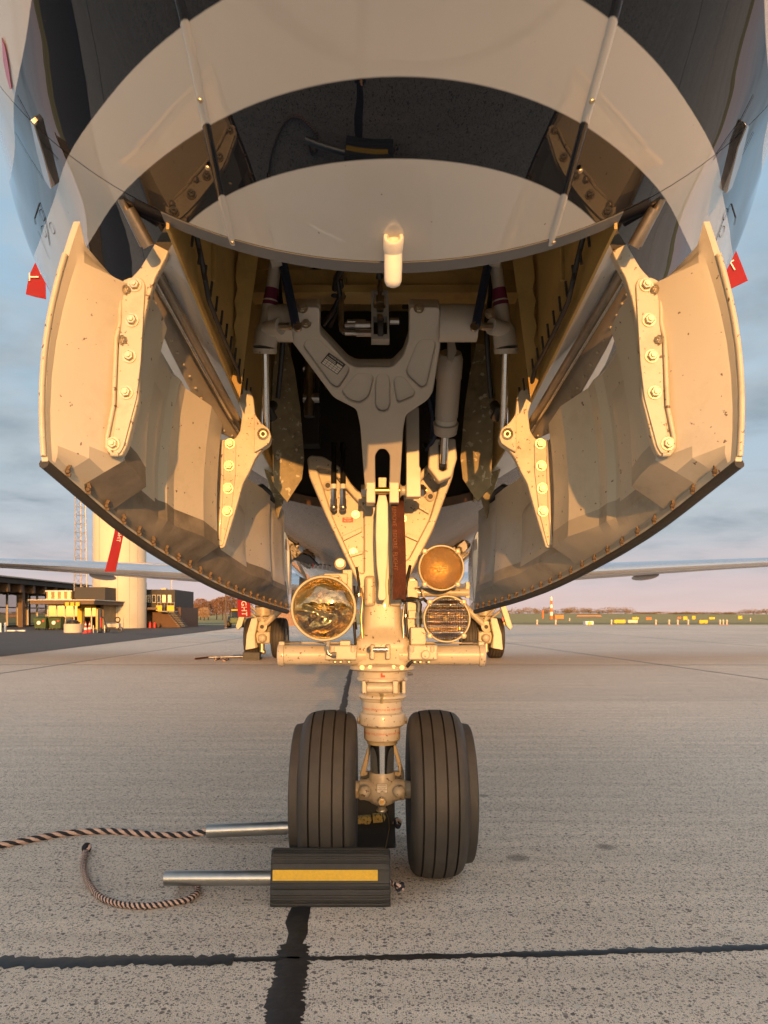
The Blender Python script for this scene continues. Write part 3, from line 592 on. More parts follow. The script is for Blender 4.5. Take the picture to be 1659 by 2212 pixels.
for k, pp in enumerate(([(820, 600, 2.02), (818, 580, 2.0), (780, 572, 2.0), (740, 578, 2.03), (728, 600, 2.08), (722, 640, 2.12)], [(728, 600, 2.08), (735, 640, 2.1), (715, 680, 2.15), (700, 700, 2.2)],
                        [(735, 605, 2.09), (742, 640, 2.12), (726, 675, 2.16), (712, 705, 2.2)], [(640, 620, 2.3), (660, 590, 2.3), (690, 580, 2.25)], [(855, 628, 2.2), (890, 624, 2.2), (905, 610, 2.22), (930, 600, 2.25)])):
    MB().tube([P(*q) for q in pp], 0.0075 if k else 0.011, 8).build('cable_loom', M_black, bay, 60)
MB().tube([P(950, 598, 2.2), P(920, 612, 2.2), P(910, 622, 2.2)], 0.012, 8).build('blue_connector', M_blue, bay, 60)
plate_px(MB(), Plane((0, 2.25, 1.9), (0, -1, 0)), [[(915, 585), (1060, 640), (1060, 660), (905, 605)]], 0.012, 0.001).build('diagonal_beam', M_ochre, bay, 30)
for bxp in ((700, 770, 640, 700), (880, 960, 620, 680)):
    pass
# dark equipment deep in the bay
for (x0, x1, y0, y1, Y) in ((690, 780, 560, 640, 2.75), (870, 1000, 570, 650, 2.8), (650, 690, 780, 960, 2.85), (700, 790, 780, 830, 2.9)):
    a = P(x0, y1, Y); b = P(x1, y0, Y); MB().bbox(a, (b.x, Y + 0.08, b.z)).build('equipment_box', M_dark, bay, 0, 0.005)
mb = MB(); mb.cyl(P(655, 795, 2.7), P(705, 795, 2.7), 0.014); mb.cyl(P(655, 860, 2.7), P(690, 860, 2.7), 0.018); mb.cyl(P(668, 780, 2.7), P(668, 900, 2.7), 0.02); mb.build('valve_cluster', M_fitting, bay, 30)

def mirror_px(q, Y, s): return q if s < 0 else (2 * (CXD + F * 0.0374 / Y) - q[0], q[1])
# door actuators: white body, chrome rod, struts
for s in (-1, 1):
    def Q(x, y, Y): x, y = mirror_px((x, y), Y, s); return P(x, y, Y)
    a, b = Q(596, 560, 2.02), Q(572, 752, 2.05)
    act = MB(); act.tube([a, a.lerp(b, 0.45), a.lerp(b, 0.46), a.lerp(b, 0.72), a.lerp(b, 0.8), b], [0.017, 0.018, 0.022, 0.022, 0.033, 0.034], 20); act.cyl(Q(575, 712, 2.03), Q(606, 705, 2.0), 0.022, 16)
    act.tube([Q(585, 566, 2.0), Q(606, 560, 2.0)], 0.018, 12)
    ao = act.build('door_actuator', M_whiteclean, jet, 40)
    mb = MB(); mb.tube([b, b.lerp(Q(575, 935, 2.14), 0.06)], [0.036, 0.034], 20); mb.build('gland_nut', M_white, ao, 30)
    MB().cyl(b, Q(575, 935, 2.14), 0.0125, 16).build('piston_rod', M_chrome, ao, 60)
    MB().cyl(Q(603, 706, 2.0), Q(627, 705, 1.99), 0.011, 8).build('pipe_union', M_fitting, ao, 30)
    MB().cyl(Q(622, 707, 1.99), Q(646, 706, 1.97), 0.006, 10).build('link_pin', M_chrome, ao, 30)
    mb = MB(); mb.lathe([(0.012, -0.006), (0.013, 0), (0.012, 0.006)], Q(643, 706, 1.965), (0, -1, 0), 18); mb.build('rod_end', M_fitting, ao, 30)
    lab = a.lerp(b, 0.33); lab2 = a.lerp(b, 0.52); MB().tube([lab, lab2], [0.0186, 0.0230], 20).build('maroon_label', M_purple, ao, 60)
    MB().tube([Q(611, 566, 2.02), Q(620, 610, 2.0), Q(640, 706, 1.97)], 0.013, 10).build('strut_rod', M_blue, bay, 60)
    MB().tube([Q(600, 570, 2.1), Q(604, 640, 2.1), Q(613, 700, 2.1), Q(608, 780, 2.15), Q(600, 860, 2.2)], 0.008, 8).build('hose', M_black, bay, 60)
    MB().tube([Q(590, 875, 2.35), Q(582, 888, 2.3), Q(590, 905, 2.32)], 0.016, 10).build('hose_elbow', M_dark, bay, 60)
# ------------------------------------------------------------------ nose gear leg
def Z4(x, y): return (486 + x * 0.3906, 513 + y * 0.3906)
def Z7(x, y): return (540 + x * 0.3581, 999 + y * 0.3581)
def Z8(x, y): return (540 + x * 0.3581, 1458 + y * 0.3581)
# drag brace: inclined wishbone plate, pockets sunk in its face
p_top = P(825, 665, 2.0); p_bot = P(825, 1070, 2.5); bd = (p_bot - p_top).normalized(); bn_ = Vector((1, 0, 0)).cross(bd).normalized()
if bn_.y > 0: bn_ = -bn_
PB = Plane(p_top, bn_)
outer = [Z4(*q) for q in ((370, 378), (525, 378), (525, 525), (680, 690), (725, 712), (925, 712), (985, 650), (1016, 560), (1018, 378), (1190, 380), (1190, 600), (1150, 850), (1120, 895), (1000, 975), (985, 1060), (962, 1468),
                          (908, 1468), (912, 1200), (888, 1165), (852, 1165), (830, 1200), (832, 1468), (780, 1468), (748, 1040), (728, 945), (600, 880), (362, 560))]
pockets = [[(432, 600), (455, 560), (520, 562), (690, 720), (675, 760), (625, 830), (590, 815)],
           [(640, 845), (735, 745), (805, 750), (822, 775), (795, 880), (745, 915), (680, 895)],
           [(832, 790), (850, 750), (895, 750), (912, 790), (914, 925), (895, 958), (850, 958), (830, 925)],
           [(932, 800), (945, 765), (985, 765), (1050, 850), (1045, 875), (965, 910), (950, 900)],
           [(1003, 730), (1060, 590), (1085, 562), (1150, 562), (1165, 590), (1115, 815), (1085, 830), (1010, 760)]]
pk = [[Z4(*q) for q in p] for p in pockets]
mb = MB(); plate_px(mb, PB, [outer], 0.040, 0.004, -0.026, rnd=0.010); plate_px(mb, PB, [outer] + pk, 0.014, 0.0045, 0.0, rnd=0.014)
brace = mb.build('drag_brace', M_whiteclean, jet, 30)
for k, q in enumerate(pk):        # soft pocket floors
    plate_px(MB(), PB, [q], 0.006, 0.002, -0.006, rnd=0.014).build('pocket_floor', M_whiteclean, brace, 30)
for x0, x1 in ((245, 372), (1188, 1400)):
    a, b = Z4(x0, 450), Z4(x1, 450); MB().cyl(PB.hit(*a) + Vector((0, 0.03, 0)), PB.hit(*b) + Vector((0, 0.03, 0)), 0.052, 24).build('brace_trunnion', M_whiteclean, brace, 40)
bolt_me = hexbolt(0.011, 0.009)
for q in ((450, 468), (1290, 472), (1462, 415), (430, 385), (1072, 385)):
    inst('bolt', bolt_me, brace, PB.hit(*Z4(*q)) + bn_ * 0.008)
# data plate on the left arm
def plate_grid(parent, c, u, v, n, w, h):
    MB().prism([c - u*w/2 - v*h/2, c + u*w/2 - v*h/2, c + u*w/2 + v*h/2, c - u*w/2 + v*h/2], n * 0.001).build('data_plate', M_ink, parent, 0)
    mb = MB()
    def r(x0, y0, x1, y1): mb.prism([c + u*(x-.5)*w + v*(y-.5)*h for x, y in ((x0,y0),(x1,y0),(x1,y1),(x0,y1))], n * 0.0016)
    for i in range(5):
        for j in range(3): r(0.05 + i*0.185, 0.06 + j*0.16, 0.05 + i*0.185 + 0.165, 0.06 + j*0.16 + 0.13)
    r(0.05, 0.58, 0.6, 0.62); r(0.05, 0.68, 0.55, 0.72); r(0.65, 0.55, 0.95, 0.72)
    mb.build('plate_print', M_placard, parent, 0)
    text_mesh('EMBRAER LIEBHERR', h * 0.14, lambda x, y, z: c + u * x + v * (h * 0.38 + y) + n * 0.0018, 'lettering', M_placard, parent)
a, b = PB.hit(*Z4(560, 640)), PB.hit(*Z4(665, 715)); uu = (b - a).normalized(); vv = bn_.cross(uu).normalized()
if vv.z < 0: vv = -vv
plate_grid(brace, PB.hit(*Z4(598, 700)) - bn_ * 0.0025, uu, vv, bn_, 0.062, 0.042)
# actuator cylinder hanging on the right
a, b = P(973, 762, 2.32), P(962, 935, 2.5)
mb = MB(); mb.tube([a, a.lerp(b, .08), a.lerp(b, .3), a.lerp(b, .31), a.lerp(b, .78), a.lerp(b, .79), a.lerp(b, .86), a.lerp(b, .87), b], [0.036, 0.043, 0.043, 0.041, 0.040, 0.037, 0.037, 0.044, 0.040], 28)
act = mb.build('gear_actuator', M_whiteclean, jet, 40)
MB().tube([a.lerp(b, .80), a.lerp(b, .85)], 0.0378, 24).build('actuator_label', M_placard, act, 60)
plate_px(MB(), Plane(a + Vector((0, -0.03, 0)), (0, -1, 0)), [[(966, 735), (980, 735), (986, 760), (976, 785), (966, 778)]], 0.02, 0.002).build('actuator_clevis', M_whiteclean, act, 30)
mb = MB(); mb.cyl(b, P(958, 1000, 2.55), 0.016, 14); mb.build('actuator_rod', M_chrome, act, 60)
plate_px(MB(), Plane((0, 2.56, 1.5), (0, -1, 0)), [[Z4(1130, 1120), Z4(1270, 1120), Z4(1280, 1230), Z4(1250, 1330), Z4(1180, 1360), Z4(1120, 1280)], [Z4(1180, 1140), Z4(1222, 1140), Z4(1222, 1290), Z4(1200, 1300), Z4(1180, 1290)]], 0.05, 0.006, rnd=0.006).build('actuator_lug', M_whiteclean, act, 30)
for pp in ([(932, 845, 2.5), (944, 880, 2.5), (945, 930, 2.5), (925, 970, 2.55), (918, 960, 2.6)], [(928, 862, 2.5), (936, 900, 2.52), (933, 950, 2.55), (922, 975, 2.58)]):
    MB().tube([P(*q) for q in pp], 0.009, 8).build('blue_hose', M_blue, act, 60)

# V-shaped trunnion casting
PV = Plane((0, 2.66, 1.4), (0, -1, 0.06))
vout = [(664, 992), (672, 985), (700, 988), (737, 1012), (760, 1048), (808, 1092), (840, 1092), (868, 1062), (900, 1030), (940, 985), (975, 985), (983, 992), (978, 1030), (934, 1149), (880, 1255), (868, 1300), (788, 1300), (776, 1268), (705, 1117), (668, 1030)]
hl = [(684, 1010), (715, 1016), (750, 1060), (786, 1100), (786, 1240), (773, 1236), (722, 1124)]; hr = [(962, 1008), (930, 1016), (905, 1045), (872, 1085), (868, 1215), (882, 1208), (928, 1120)]
mb = MB(); plate_px(mb, PV, [vout], 0.03, 0.004, -0.03, rnd=0.012); plate_px(mb, PV, [vout, hl, hr], 0.03, 0.006, 0.0, rnd=0.012)
leg = mb.build('trunnion_casting', M_white, jet, 30)
mb = MB()
for q in ([(738, 1158), (782, 1138), (782, 1148), (742, 1168)], [(880, 1150), (912, 1165), (908, 1172), (876, 1158)], [(890, 1095), (900, 1085), (930, 1102), (926, 1110), (902, 1096)], [(752, 1198), (784, 1190), (784, 1196), (755, 1204)]):
    plate_px(MB(), PV, [q], 0.012, 0.002, -0.008).build('web_rib', M_white, leg, 30)
for q in ((708, 1048), (930, 1072)):
    c = PV.hit(*q); MB().lathe([(0.018, 0), (0.018, 0.007), (0.012, 0.009)], c + Vector((0, 0.014, 0)), (0, -1, 0), 24).build('boss', M_white, leg, 30); MB().lathe([(0.0095, 0), (0.0095, 0.0015)], c + Vector((0, 0.004, 0)), (0, -1, 0), 20).build('boss_hole', M_dark, leg, 0)
for q in ((768, 1111), (763, 1192), (870, 1120), (735, 1217), (891, 1260)): inst('bolt', bolt_me, leg, PV.hit(*q) + Vector((0, 0.008 if 740 < q[0] < 880 else -0.012, 0)))
for q in ((735, 1218), (890, 1260)): MB().lathe([(0.02, -0.012), (0.022, 0), (0.022, 0.010), (0.018, 0.013)], PV.hit(*q) + Vector((0, 0.008, 0)), (0, -1, 0), 20).build('lamp_lug', M_white, leg, 40)
# hydraulic hoses on the casting
for x in (721, 741):
    MB().tube([P(x - 1, 960, 2.78), P(x, 1000, 2.66), P(x, 1060, 2.61)], 0.0105, 10).build('hydraulic_hose', M_black, leg, 60)
    mb = MB(); mb.cyl(P(x, 1055, 2.61), P(x, 1078, 2.61), 0.011, 6); mb.cyl(P(x, 1078, 2.61), P(x, 1093, 2.61), 0.014, 6); mb.sph(P(x, 1096, 2.615), 0.014); mb.build('hose_fitting', M_fitting, leg, 30); MB().cyl(P(x, 1046, 2.608), P(x, 1056, 2.608), 0.0112, 10).build('hose_sleeve', M_placard, leg, 60)
# red fluid placard
c = PV.hit(751, 1122) + Vector((0, 0.008, 0)); MB().box(c, (0.040, 0.002, 0.017)).build('fluid_placard', M_redplac, leg, 0)
text_mesh('FLUID\nAS 1241', 0.0085, lambda x, y, z: c + Vector((x, -0.002, y)), 'lettering', M_placard, leg)

# strut column, collar
AX = -0.0013; AY = 2.65
def hwm(d, Y=2.6): return d / F * Y
def zm(y, Y=2.6): return H - (y - HYD) / F * Y
mb = MB()
def rrect(cx, cy, z, wx, wy, r=0.02, n=4):
    pts = []
    for sx, sy, a0 in ((1, 1, 0), (-1, 1, 90), (-1, -1, 180), (1, -1, 270)):
        for k in range(n + 1):
            a = R_(a0 + 90 * k / n); pts.append(Vector((cx + sx * (wx - r) + r * math.cos(a), cy + sy * (wy - r) + r * math.sin(a), z)))
    return pts
mb.rings([rrect(AX, AY + 0.005, zm(y), hwm(h), wy, 0.03) for y, h, wy in ((1436, 57, 0.085), (1400, 60, 0.09), (1384, 61, 0.088), (1376, 53, 0.08), (1366, 46, 0.07), (1350, 42, 0.065), (1300, 40, 0.06), (1285, 40, 0.06))])
col = mb.build('strut_body', M_white, jet, 40)
for x0, x1 in ((787, 811), (840, 868)):
    a = P(x0, 1310, 2.58); b = P(x1, 1243, 2.58); MB().bbox(a, (b.x, 2.72, b.z)).build('fork_lug', M_white, col, 30, 0.012, 3)
ms = MB(); ms.lathe([(hwm(h), zm(y)) for h, y in ((50, 1432), (70, 1437), (72, 1439), (72, 1446), (66, 1449), (54, 1451), (53, 1463), (55, 1465), (56, 1467), (56, 1471), (50, 1474), (48, 1478), (48, 1498), (53, 1502), (54, 1504), (54, 1508), (49, 1511), (48, 1514), (44, 1517), (44, 1540), (50, 1543), (51, 1546), (51, 1567), (46, 1571), (40, 1574), (40, 1600), (36, 1604))], (AX, AY, 0), (0, 0, 1), 48)
sleeve = ms.build('strut_sleeve', M_white, col, 35)
MB().lathe([(hwm(33), zm(1603)), (hwm(33), zm(1611)), (hwm(28), zm(1612))], (AX, AY, 0), (0, 0, 1), 40).build('gland_ring', M_ochre2, col, 40)
MB().lathe([(hwm(26), zm(1605)), (hwm(26), zm(1678))], (AX, AY, 0), (0, 0, 1), 48).build('chrome_piston', M_chrome, jet, 60)
# sleeve clamp lugs, nipple, side bolts
mb = MB()
for x0, x1 in ((782, 792), (848, 860), (868, 876)):
    a = P(x0, 1498, 2.55); b = P(x1, 1470, 2.55); mb.bbox((a.x, 2.535, a.z), (b.x, 2.62, b.z))
mb.cyl(P(792, 1486, 2.555), P(848, 1486, 2.555), 0.019, 20); mb.build('clamp_lug', M_white, col, 35, 0.004)
mb = MB(); mb.cyl(P(825, 1499, 2.545), P(825, 1504, 2.545), 0.008, 6); mb.cyl(P(825, 1504, 2.545), P(825, 1520, 2.545), 0.0042, 10); mb.build('grease_nipple', M_brass, col, 30)
for x, s in ((776, -1), (875, 1)): MB().lathe([(0.014, 0), (0.014, 0.006), (0.008, 0.008)], P(x, 1556, 2.65), (s, 0, 0), 6).build('side_bolt', M_bolt, col, 30)
MB().lathe([(0.006, 0), (0.006, 0.012), (0.004, 0.02)], P(880, 1456, 2.62), (1, 0, 0), 8).build('side_nipple', M_fitting, col, 30)
Rt = hwm(44) + 0.0008
def wrap(Rr, zc): return lambda x, y, z: Vector((AX + Rr * math.sin(x / Rr), AY - Rr * math.cos(x / Rr), zc + y))
text_mesh('FOR TOWING OPERATIONS SEE AMM CHAPTER 09', 0.0098, wrap(Rt, zm(1532)), 'towing_lettering', M_redtext, col)
text_mesh('DISENGAGE THE STEERING BEFORE TOWING', 0.0098, wrap(hwm(40) + 0.0008, zm(1585)), 'steering_lettering', M_redtext, col)
MB().box(Vector((AX - 0.003, AY - hwm(53) - 0.0005, zm(1457))), (0.007, 0.003, 0.016)).build('red_mark', M_redtext, col, 0)
MB().box(Vector((AX + 0.005, AY - hwm(53) - 0.0003, zm(1459))), (0.009, 0.003, 0.008)).build('red_mark', M_redtext, col, 0)
# steering actuator tubes across the collar
cy = P(825, 1415, 2.60)
for s in (-1, 1):
    end = P(601 if s < 0 else 1047, 1415, 2.60); inn = Vector((s * 0.06, 2.60, cy.z)); r = hwm(21.5)
    st = MB().tube([inn, end + Vector((-s * 0.02, 0, 0))], r, 28).build('steering_cylinder', M_white, jet, 40)
    MB().lathe([(r, 0), (r * 1.12, 0.002), (r * 1.14, 0.006), (r * 1.14, 0.018), (r * 1.08, 0.023), (r * 0.8, 0.026)], end + Vector((-s * 0.024, 0, 0)), (s, 0, 0), 28).build('end_cap', M_white, st, 40)
    MB().box(end + Vector((-s * 0.014, 0, r * 1.15)), (0.022, 0.03, 0.016)).build('cap_lug', M_white, st, 30, 0.004)
    zt = cy.z + r * 1.22
    MB().cyl(end + Vector((-s * 0.06, 0, r * 1.22)), Vector((s * 0.12, 2.60, zt)), 0.0035, 8).build('tie_rod', M_white, st, 60)
    mb = MB(); mb.cyl(end + Vector((-s * 0.012, 0, r * 1.22)), end + Vector((-s * 0.085, 0, r * 1.22)), 0.0055, 8); mb.cyl(end + Vector((-s * 0.022, 0, r * 1.22)), end + Vector((-s * 0.042, 0, r * 1.22)), 0.010, 6); mb.build('rod_nut', M_fitting, st, 30)
# valve blocks
def block(x0, x1, y0, y1, Ya, Yb, name, par, bev=0.006):
    a = P(x0, y1, Ya); b = P(x1, y0, Ya); return MB().bbox((a.x, Ya, a.z), (b.x, Yb, b.z)).build(name, M_white, par, 30, bev, 3)
vl = block(702, 771, 1394, 1426, 2.53, 2.63, 'valve_block', jet); vr = block(883, 946, 1393, 1426, 2.53, 2.63, 'valve_block', jet)
for par, xs in ((vl, (718, 762)), (vr, (890, 934))):
    for x in xs:
        mb = MB(); c = P(x, 1404, 2.525); mb.tube([c + Vector((0, 0.012, 0.012)), c + Vector((0, 0.012, -0.004)), c + Vector((0, 0.02, -0.012))], [0.011, 0.011, 0.005], 14); mb.build('pillar', M_white, par, 50)
    for x in (xs[0] + 6, xs[0] + 18, xs[1] - 8): inst('bolt', bolt_me, par, P(x, 1428, 2.54), (R_(90), 0, 0), 0.6)
MB().lathe([(0.0165, 0), (0.0165, 0.01), (0.013, 0.013)], P(919, 1414, 2.53), (0, -1, 0), 24).build('end_plug', M_white, vr, 40)
block(887, 921, 1355, 1393, 2.54, 2.60, 'valve_tower', vr, 0.004); block(734, 757, 1384, 1395, 2.54, 2.60, 'valve_cap', vl, 0.003)
mb = MB(); mb.tube([P(707, 1386, 2.53), P(707, 1404, 2.53), P(709, 1412, 2.53), P(715, 1415, 2.53), P(725, 1415.5, 2.53)], 0.008, 10); mb.cyl(P(707, 1404, 2.53), P(707, 1396, 2.53), 0.011, 8); mb.cyl(P(716, 1415, 2.53), P(727, 1415.5, 2.53), 0.0115, 8); mb.build('elbow_pipe', M_fitting, vl, 40)
mb = MB(); mb.cyl(P(905, 1356, 2.56), P(905, 1330, 2.56), 0.009, 8); mb.cyl(P(905, 1348, 2.56), P(905, 1335, 2.56), 0.0125, 6); mb.cyl(P(905, 1331, 2.56), P(905, 1322, 2.56), 0.0115, 6); mb.tube([P(905, 1324, 2.56), P(906, 1305, 2.56), P(903, 1297, 2.56), P(890, 1294, 2.57), P(870, 1297, 2.6)], 0.0075, 8); mb.build('hose_union', M_fitting, vr, 40)
MB().tube([P(905, 1324, 2.561), P(907, 1306, 2.561), P(903, 1296, 2.561), P(888, 1293.5, 2.571), P(866, 1297, 2.6)], 0.0085, 8).build('short_hose', M_black, vr, 60)
# roller lugs in the middle of the collar
for x0, x1 in ((799, 810), (833, 844)):
    a = P(x0, 1425, 2.53); b = P(x1, 1392, 2.53); MB().bbox((a.x, 2.525, a.z), (b.x, 2.6, b.z)).build('roller_lug', M_white, col, 30, 0.006, 3)
MB().cyl(P(806, 1403, 2.53), P(838, 1403, 2.53), 0.0095, 16).build('roller_pin', M_chrome, col, 60)
MB().lathe([(0.012, 0), (0.012, 0.006), (0.006, 0.012)], P(800, 1403, 2.53), (-1, 0, 0), 8).build('pin_nut', M_fitting, col, 30)
# link bar between brace and collar
PL = Plane((0, 2.50, 1.2), (0, -1, 0))
bar = plate_px(MB(), PL, [[(817, 1033), (835, 1033), (834, 1072), (838, 1088), (839, 1155), (837, 1220), (833, 1262), (835, 1290), (831, 1297), (819, 1297), (816, 1290), (818, 1262), (813, 1220), (811, 1155), (813, 1092), (817, 1075)]], 0.035, 0.003, rnd=0.004).build('lock_link', M_whiteclean, jet, 30)
pin = MB(); pin.cyl(P(783, 1060, 2.47), P(921, 1060, 2.47), 0.0125, 20); pn = pin.build('brace_pin', M_brass, jet, 60)
MB().lathe([(0.022, 0), (0.022, 0.02), (0.016, 0.026)], P(780, 1060, 2.47), (1, 0, 0), 6).build('pin_nut', M_fitting, pn, 30); MB().lathe([(0.024, 0), (0.022, 0.014), (0.013, 0.022)], P(906, 1060, 2.47), (1, 0, 0), 6).build('pin_nut', M_fitting, pn, 30)
mb = MB(); mb.lathe([(0.026, 0), (0.017, 0.007), (0.017, 0.016), (0.026, 0.022)], P(864, 1060, 2.47), (1, 0, 0), 24); mb.build('pin_spacer', M_white, pn, 50)
PR = Plane((0, 2.47, 1.4), (0, -1, 0.0))
rb = plate_px(MB(), PR, [[(877, 884), (904, 884), (905, 1010), (908, 1015), (908, 1076), (877, 1076)]], 0.05, 0.003, 0.0).build('side_link', M_whiteclean, jet, 30)
# clevis ears of the brace, upright at the pin
for x0, x1 in ((791, 811), (841, 862)):
    a = P(x0, 1086, 2.45); b = P(x1, 1030, 2.45); MB().bbox((a.x, 2.45, a.z), (b.x, 2.53, b.z)).build('clevis_ear', M_whiteclean, brace, 30, 0.003)

# hoses and looms clipped to the leg
for pp, r_, m_ in (([(768, 1392, 2.57), (764, 1340, 2.60), (770, 1290, 2.60), (776, 1262, 2.62), (770, 1225, 2.63)], 0.005, M_black), ([(880, 1380, 2.60), (876, 1330, 2.60), (874, 1290, 2.60), (879, 1255, 2.60), (886, 1222, 2.63)], 0.006, M_black),
                   ([(783, 1380, 2.58), (780, 1335, 2.585), (783, 1300, 2.585), (780, 1270, 2.60)], 0.004, M_brass), ([(872, 1378, 2.58), (870, 1340, 2.585), (873, 1305, 2.58)], 0.004, M_fitting), ([(880, 1440, 2.56), (886, 1432, 2.55), (892, 1428, 2.55)], 0.006, M_black)):
    MB().tube([P(*q) for q in pp], r_, 8).build('leg_hose', m_, col, 60)
for q in ((764, 1340, 2.60), (876, 1330, 2.60), (775, 1285, 2.60)): MB().lathe([(0.010, -0.005), (0.010, 0.005)], P(*q), (0, 0, 1), 10).build('hose_clip', M_steel, col, 40)
for x in (782, 800, 850, 868): inst('bolt', bolt_me, col, P(x, 1442, 2.54), None, 0.55)
# lower fork, axle, torque links behind
mb = MB(); mb.lathe([(hwm(h), zm(y)) for h, y in ((27, 1673), (28.5, 1676), (29, 1690), (31, 1712), (31, 1728), (26, 1740), (15, 1746), (6, 1748))], (AX, AY, 0), (0, 0, 1), 40)
AZ = 0.293
for s in (-1, 1):
    mb.lathe([(hwm(30), 0.02), (hwm(25), 0.05), (hwm(22.5), 0.065), (hwm(22.5), 0.083), (hwm(19), 0.085), (hwm(19), 0.105)], (AX, AY, AZ + 0.008), (s, 0, 0), 28)
    mb.sph(P(825 + s * 37, 1710, 2.585), hwm(14), 16, 10)
axle = mb.build('axle_fork', M_white, jet, 40)
MB().lathe([(0.0165, 0), (0.0165, 0.006), (0.014, 0.01)], P(825, 1731, 2.575), (0, -1, 0), 6).build('jack_nut', M_bolt, axle, 30)
MB().lathe([(0.008, 0), (0.007, 0.016)], P(825, 1732, 2.567), (0, -1, 0), 10).build('jack_stud', M_brass, axle, 30)
mb = MB(); mb.cyl(P(825, 1742, 2.58), P(825, 1755, 2.58), 0.014, 8); mb.lathe([(0.019, 0), (0.021, 0.005), (0.012, 0.012)], P(825, 1748, 2.58), (0, 0, -1), 12); mb.build('jacking_point', M_bolt, axle, 40)
c = Vector((AX, AY - hwm(29) - 0.0015, zm(1703))); MB().box(c, (0.040, 0.001, 0.033)).build('warning_placard', M_ink, axle, 0); MB().box(c + Vector((0, -0.0006, 0)), (0.0375, 0.001, 0.0305)).build('placard_face', M_placard, axle, 0)
text_mesh('WARNING', 0.0072, lambda x, y, z: c + Vector((x, -0.0016, y + 0.0105)), 'lettering', M_ink, axle)
text_mesh('RELEASE AIR BEFORE\nDISMANTLING', 0.0035, lambda x, y, z: c + Vector((x, -0.0016, y + 0.003)), 'lettering', M_ink, axle)
text_mesh('NITROGEN\nONLY', 0.0066, lambda x, y, z: c + Vector((x, -0.0016, y - 0.008)), 'lettering', M_ink, axle)
PT = Plane((0, 2.78, 0.4), (0, -1, 0))
plate_px(MB(), PT, [[Z8(715, 420), Z8(880, 420), Z8(930, 590), Z8(930, 650), Z8(662, 650), Z8(665, 590)], [Z8(725, 470), Z8(870, 470), Z8(900, 580), Z8(700, 580)]], 0.03, 0.004).build('torque_link', M_white, axle, 30)
MB().tube([P(832, 1748, 2.62), P(840, 1770, 2.64), P(841, 1790, 2.68), P(836, 1815, 2.75), P(833, 1832, 2.8)], 0.0012, 5).build('tie_wire', M_brass, axle, 0)

# wheels
def wheel_mesh(R, W, chine):
    """tyre of revolution about X; groove ribs in the tread"""
    prof = []  # (r, x)
    tw = W / 2
    prof += [(R * 0.50, -tw * 0.72), (R * 0.58, -tw * 0.90), (R * 0.72, -tw * 1.0), (R * 0.84, -tw * 0.985), (R * 0.905, -tw * 0.92), (R * 0.94, -tw * 0.84)]
    xs = [-0.78, -0.62, -0.20, 0.20, 0.62, 0.78]
    def crown(x): return R * (1 - 0.045 * (abs(x) / 0.8) ** 2.4)
    seq = []
    for g in (-0.60, -0.21, 0.21, 0.60):
        seq.append(g)
    pts = [(-0.76, 0)]
    for g in seq: pts += [(g - 0.032, 0), (g - 0.022, 1), (g + 0.022, 1), (g + 0.032, 0)]
    pts += [(0.76, 0)]
    body = [(crown(x) - (0.009 if d else 0), x * tw) for x, d in pts]
    prof += body
    if chine:
        prof += [(R * 0.945, tw * 0.83), (R * 0.915, tw * 0.92), (R * 0.87, tw * 0.985), (R * 0.838, tw * 1.03), (R * 0.83, tw * 1.16), (R * 0.822, tw * 1.30), (R * 0.805, tw * 1.34), (R * 0.77, tw * 1.26), (R * 0.72, tw * 1.14), (R * 0.66, tw * 1.04), (R * 0.58, tw * 0.93), (R * 0.50, tw * 0.72)]
    else:
        prof += [(R * 0.965, tw * 0.80), (R * 0.92, tw * 0.90), (R * 0.84, tw * 0.985), (R * 0.72, tw * 1.0), (R * 0.58, tw * 0.90), (R * 0.50, tw * 0.72)]
    return prof
def wheel(name, R, W, chine, parent, loc, s, n=72):
    w = empty(name, loc, parent); prof = wheel_mesh(R, W, chine); mb = MB()
    mb.lathe([(r, s * x) for r, x in prof], (0, 0, 0), (1, 0, 0), n, False, False)
    for i in range(len(mb.v)):                      # flat where it bears on the ground
        x, y, z = mb.v[i]; z = max(z, -loc[2] + 0.001); mb.v[i] = (x, y, z)
    k = len(prof) - 1
    mi = []
    for j in range(k):
        a, b = prof[j], prof[j+1]; g = 1 if (abs(a[0] - b[0]) < 1e-9 or True) and (a[0] < R * 0.985 and b[0] < R * 0.985 and abs(a[1]) < W * 0.36 and abs(b[1]) < W * 0.36) else 0
        mi += [g] * n
    me = mb.mesh('tyre'); t = link('tyre', me, [M_rubber, M_groove], None, 40, mi=mi); t.parent = w
    hb = MB(); q = W / 2
    hb.lathe([(R * 0.51, -q * 0.74), (R * 0.50, -q * 0.80), (R * 0.46, -q * 0.80), (R * 0.44, -q * 0.5), (R * 0.25, -q * 0.35), (R * 0.22, -q * 0.7), (R * 0.10, -q * 0.75)], (0, 0, 0), (1, 0, 0), 36)
    hb.lathe([(R * 0.51, q * 0.74), (R * 0.50, q * 0.80), (R * 0.46, q * 0.80), (R * 0.44, q * 0.5), (R * 0.25, q * 0.35), (R * 0.22, q * 0.7), (R * 0.10, q * 0.75)], (0, 0, 0), (1, 0, 0), 36)
    h = hb.build('rim', M_white, None, 40); h.parent = w
    return w
wheel('nose_wheel', 0.3045, 0.196, True, jet, (-0.193, 2.65, AZ), -1)
wheel('nose_wheel', 0.3045, 0.196, True, jet, (0.193, 2.65, AZ), 1)

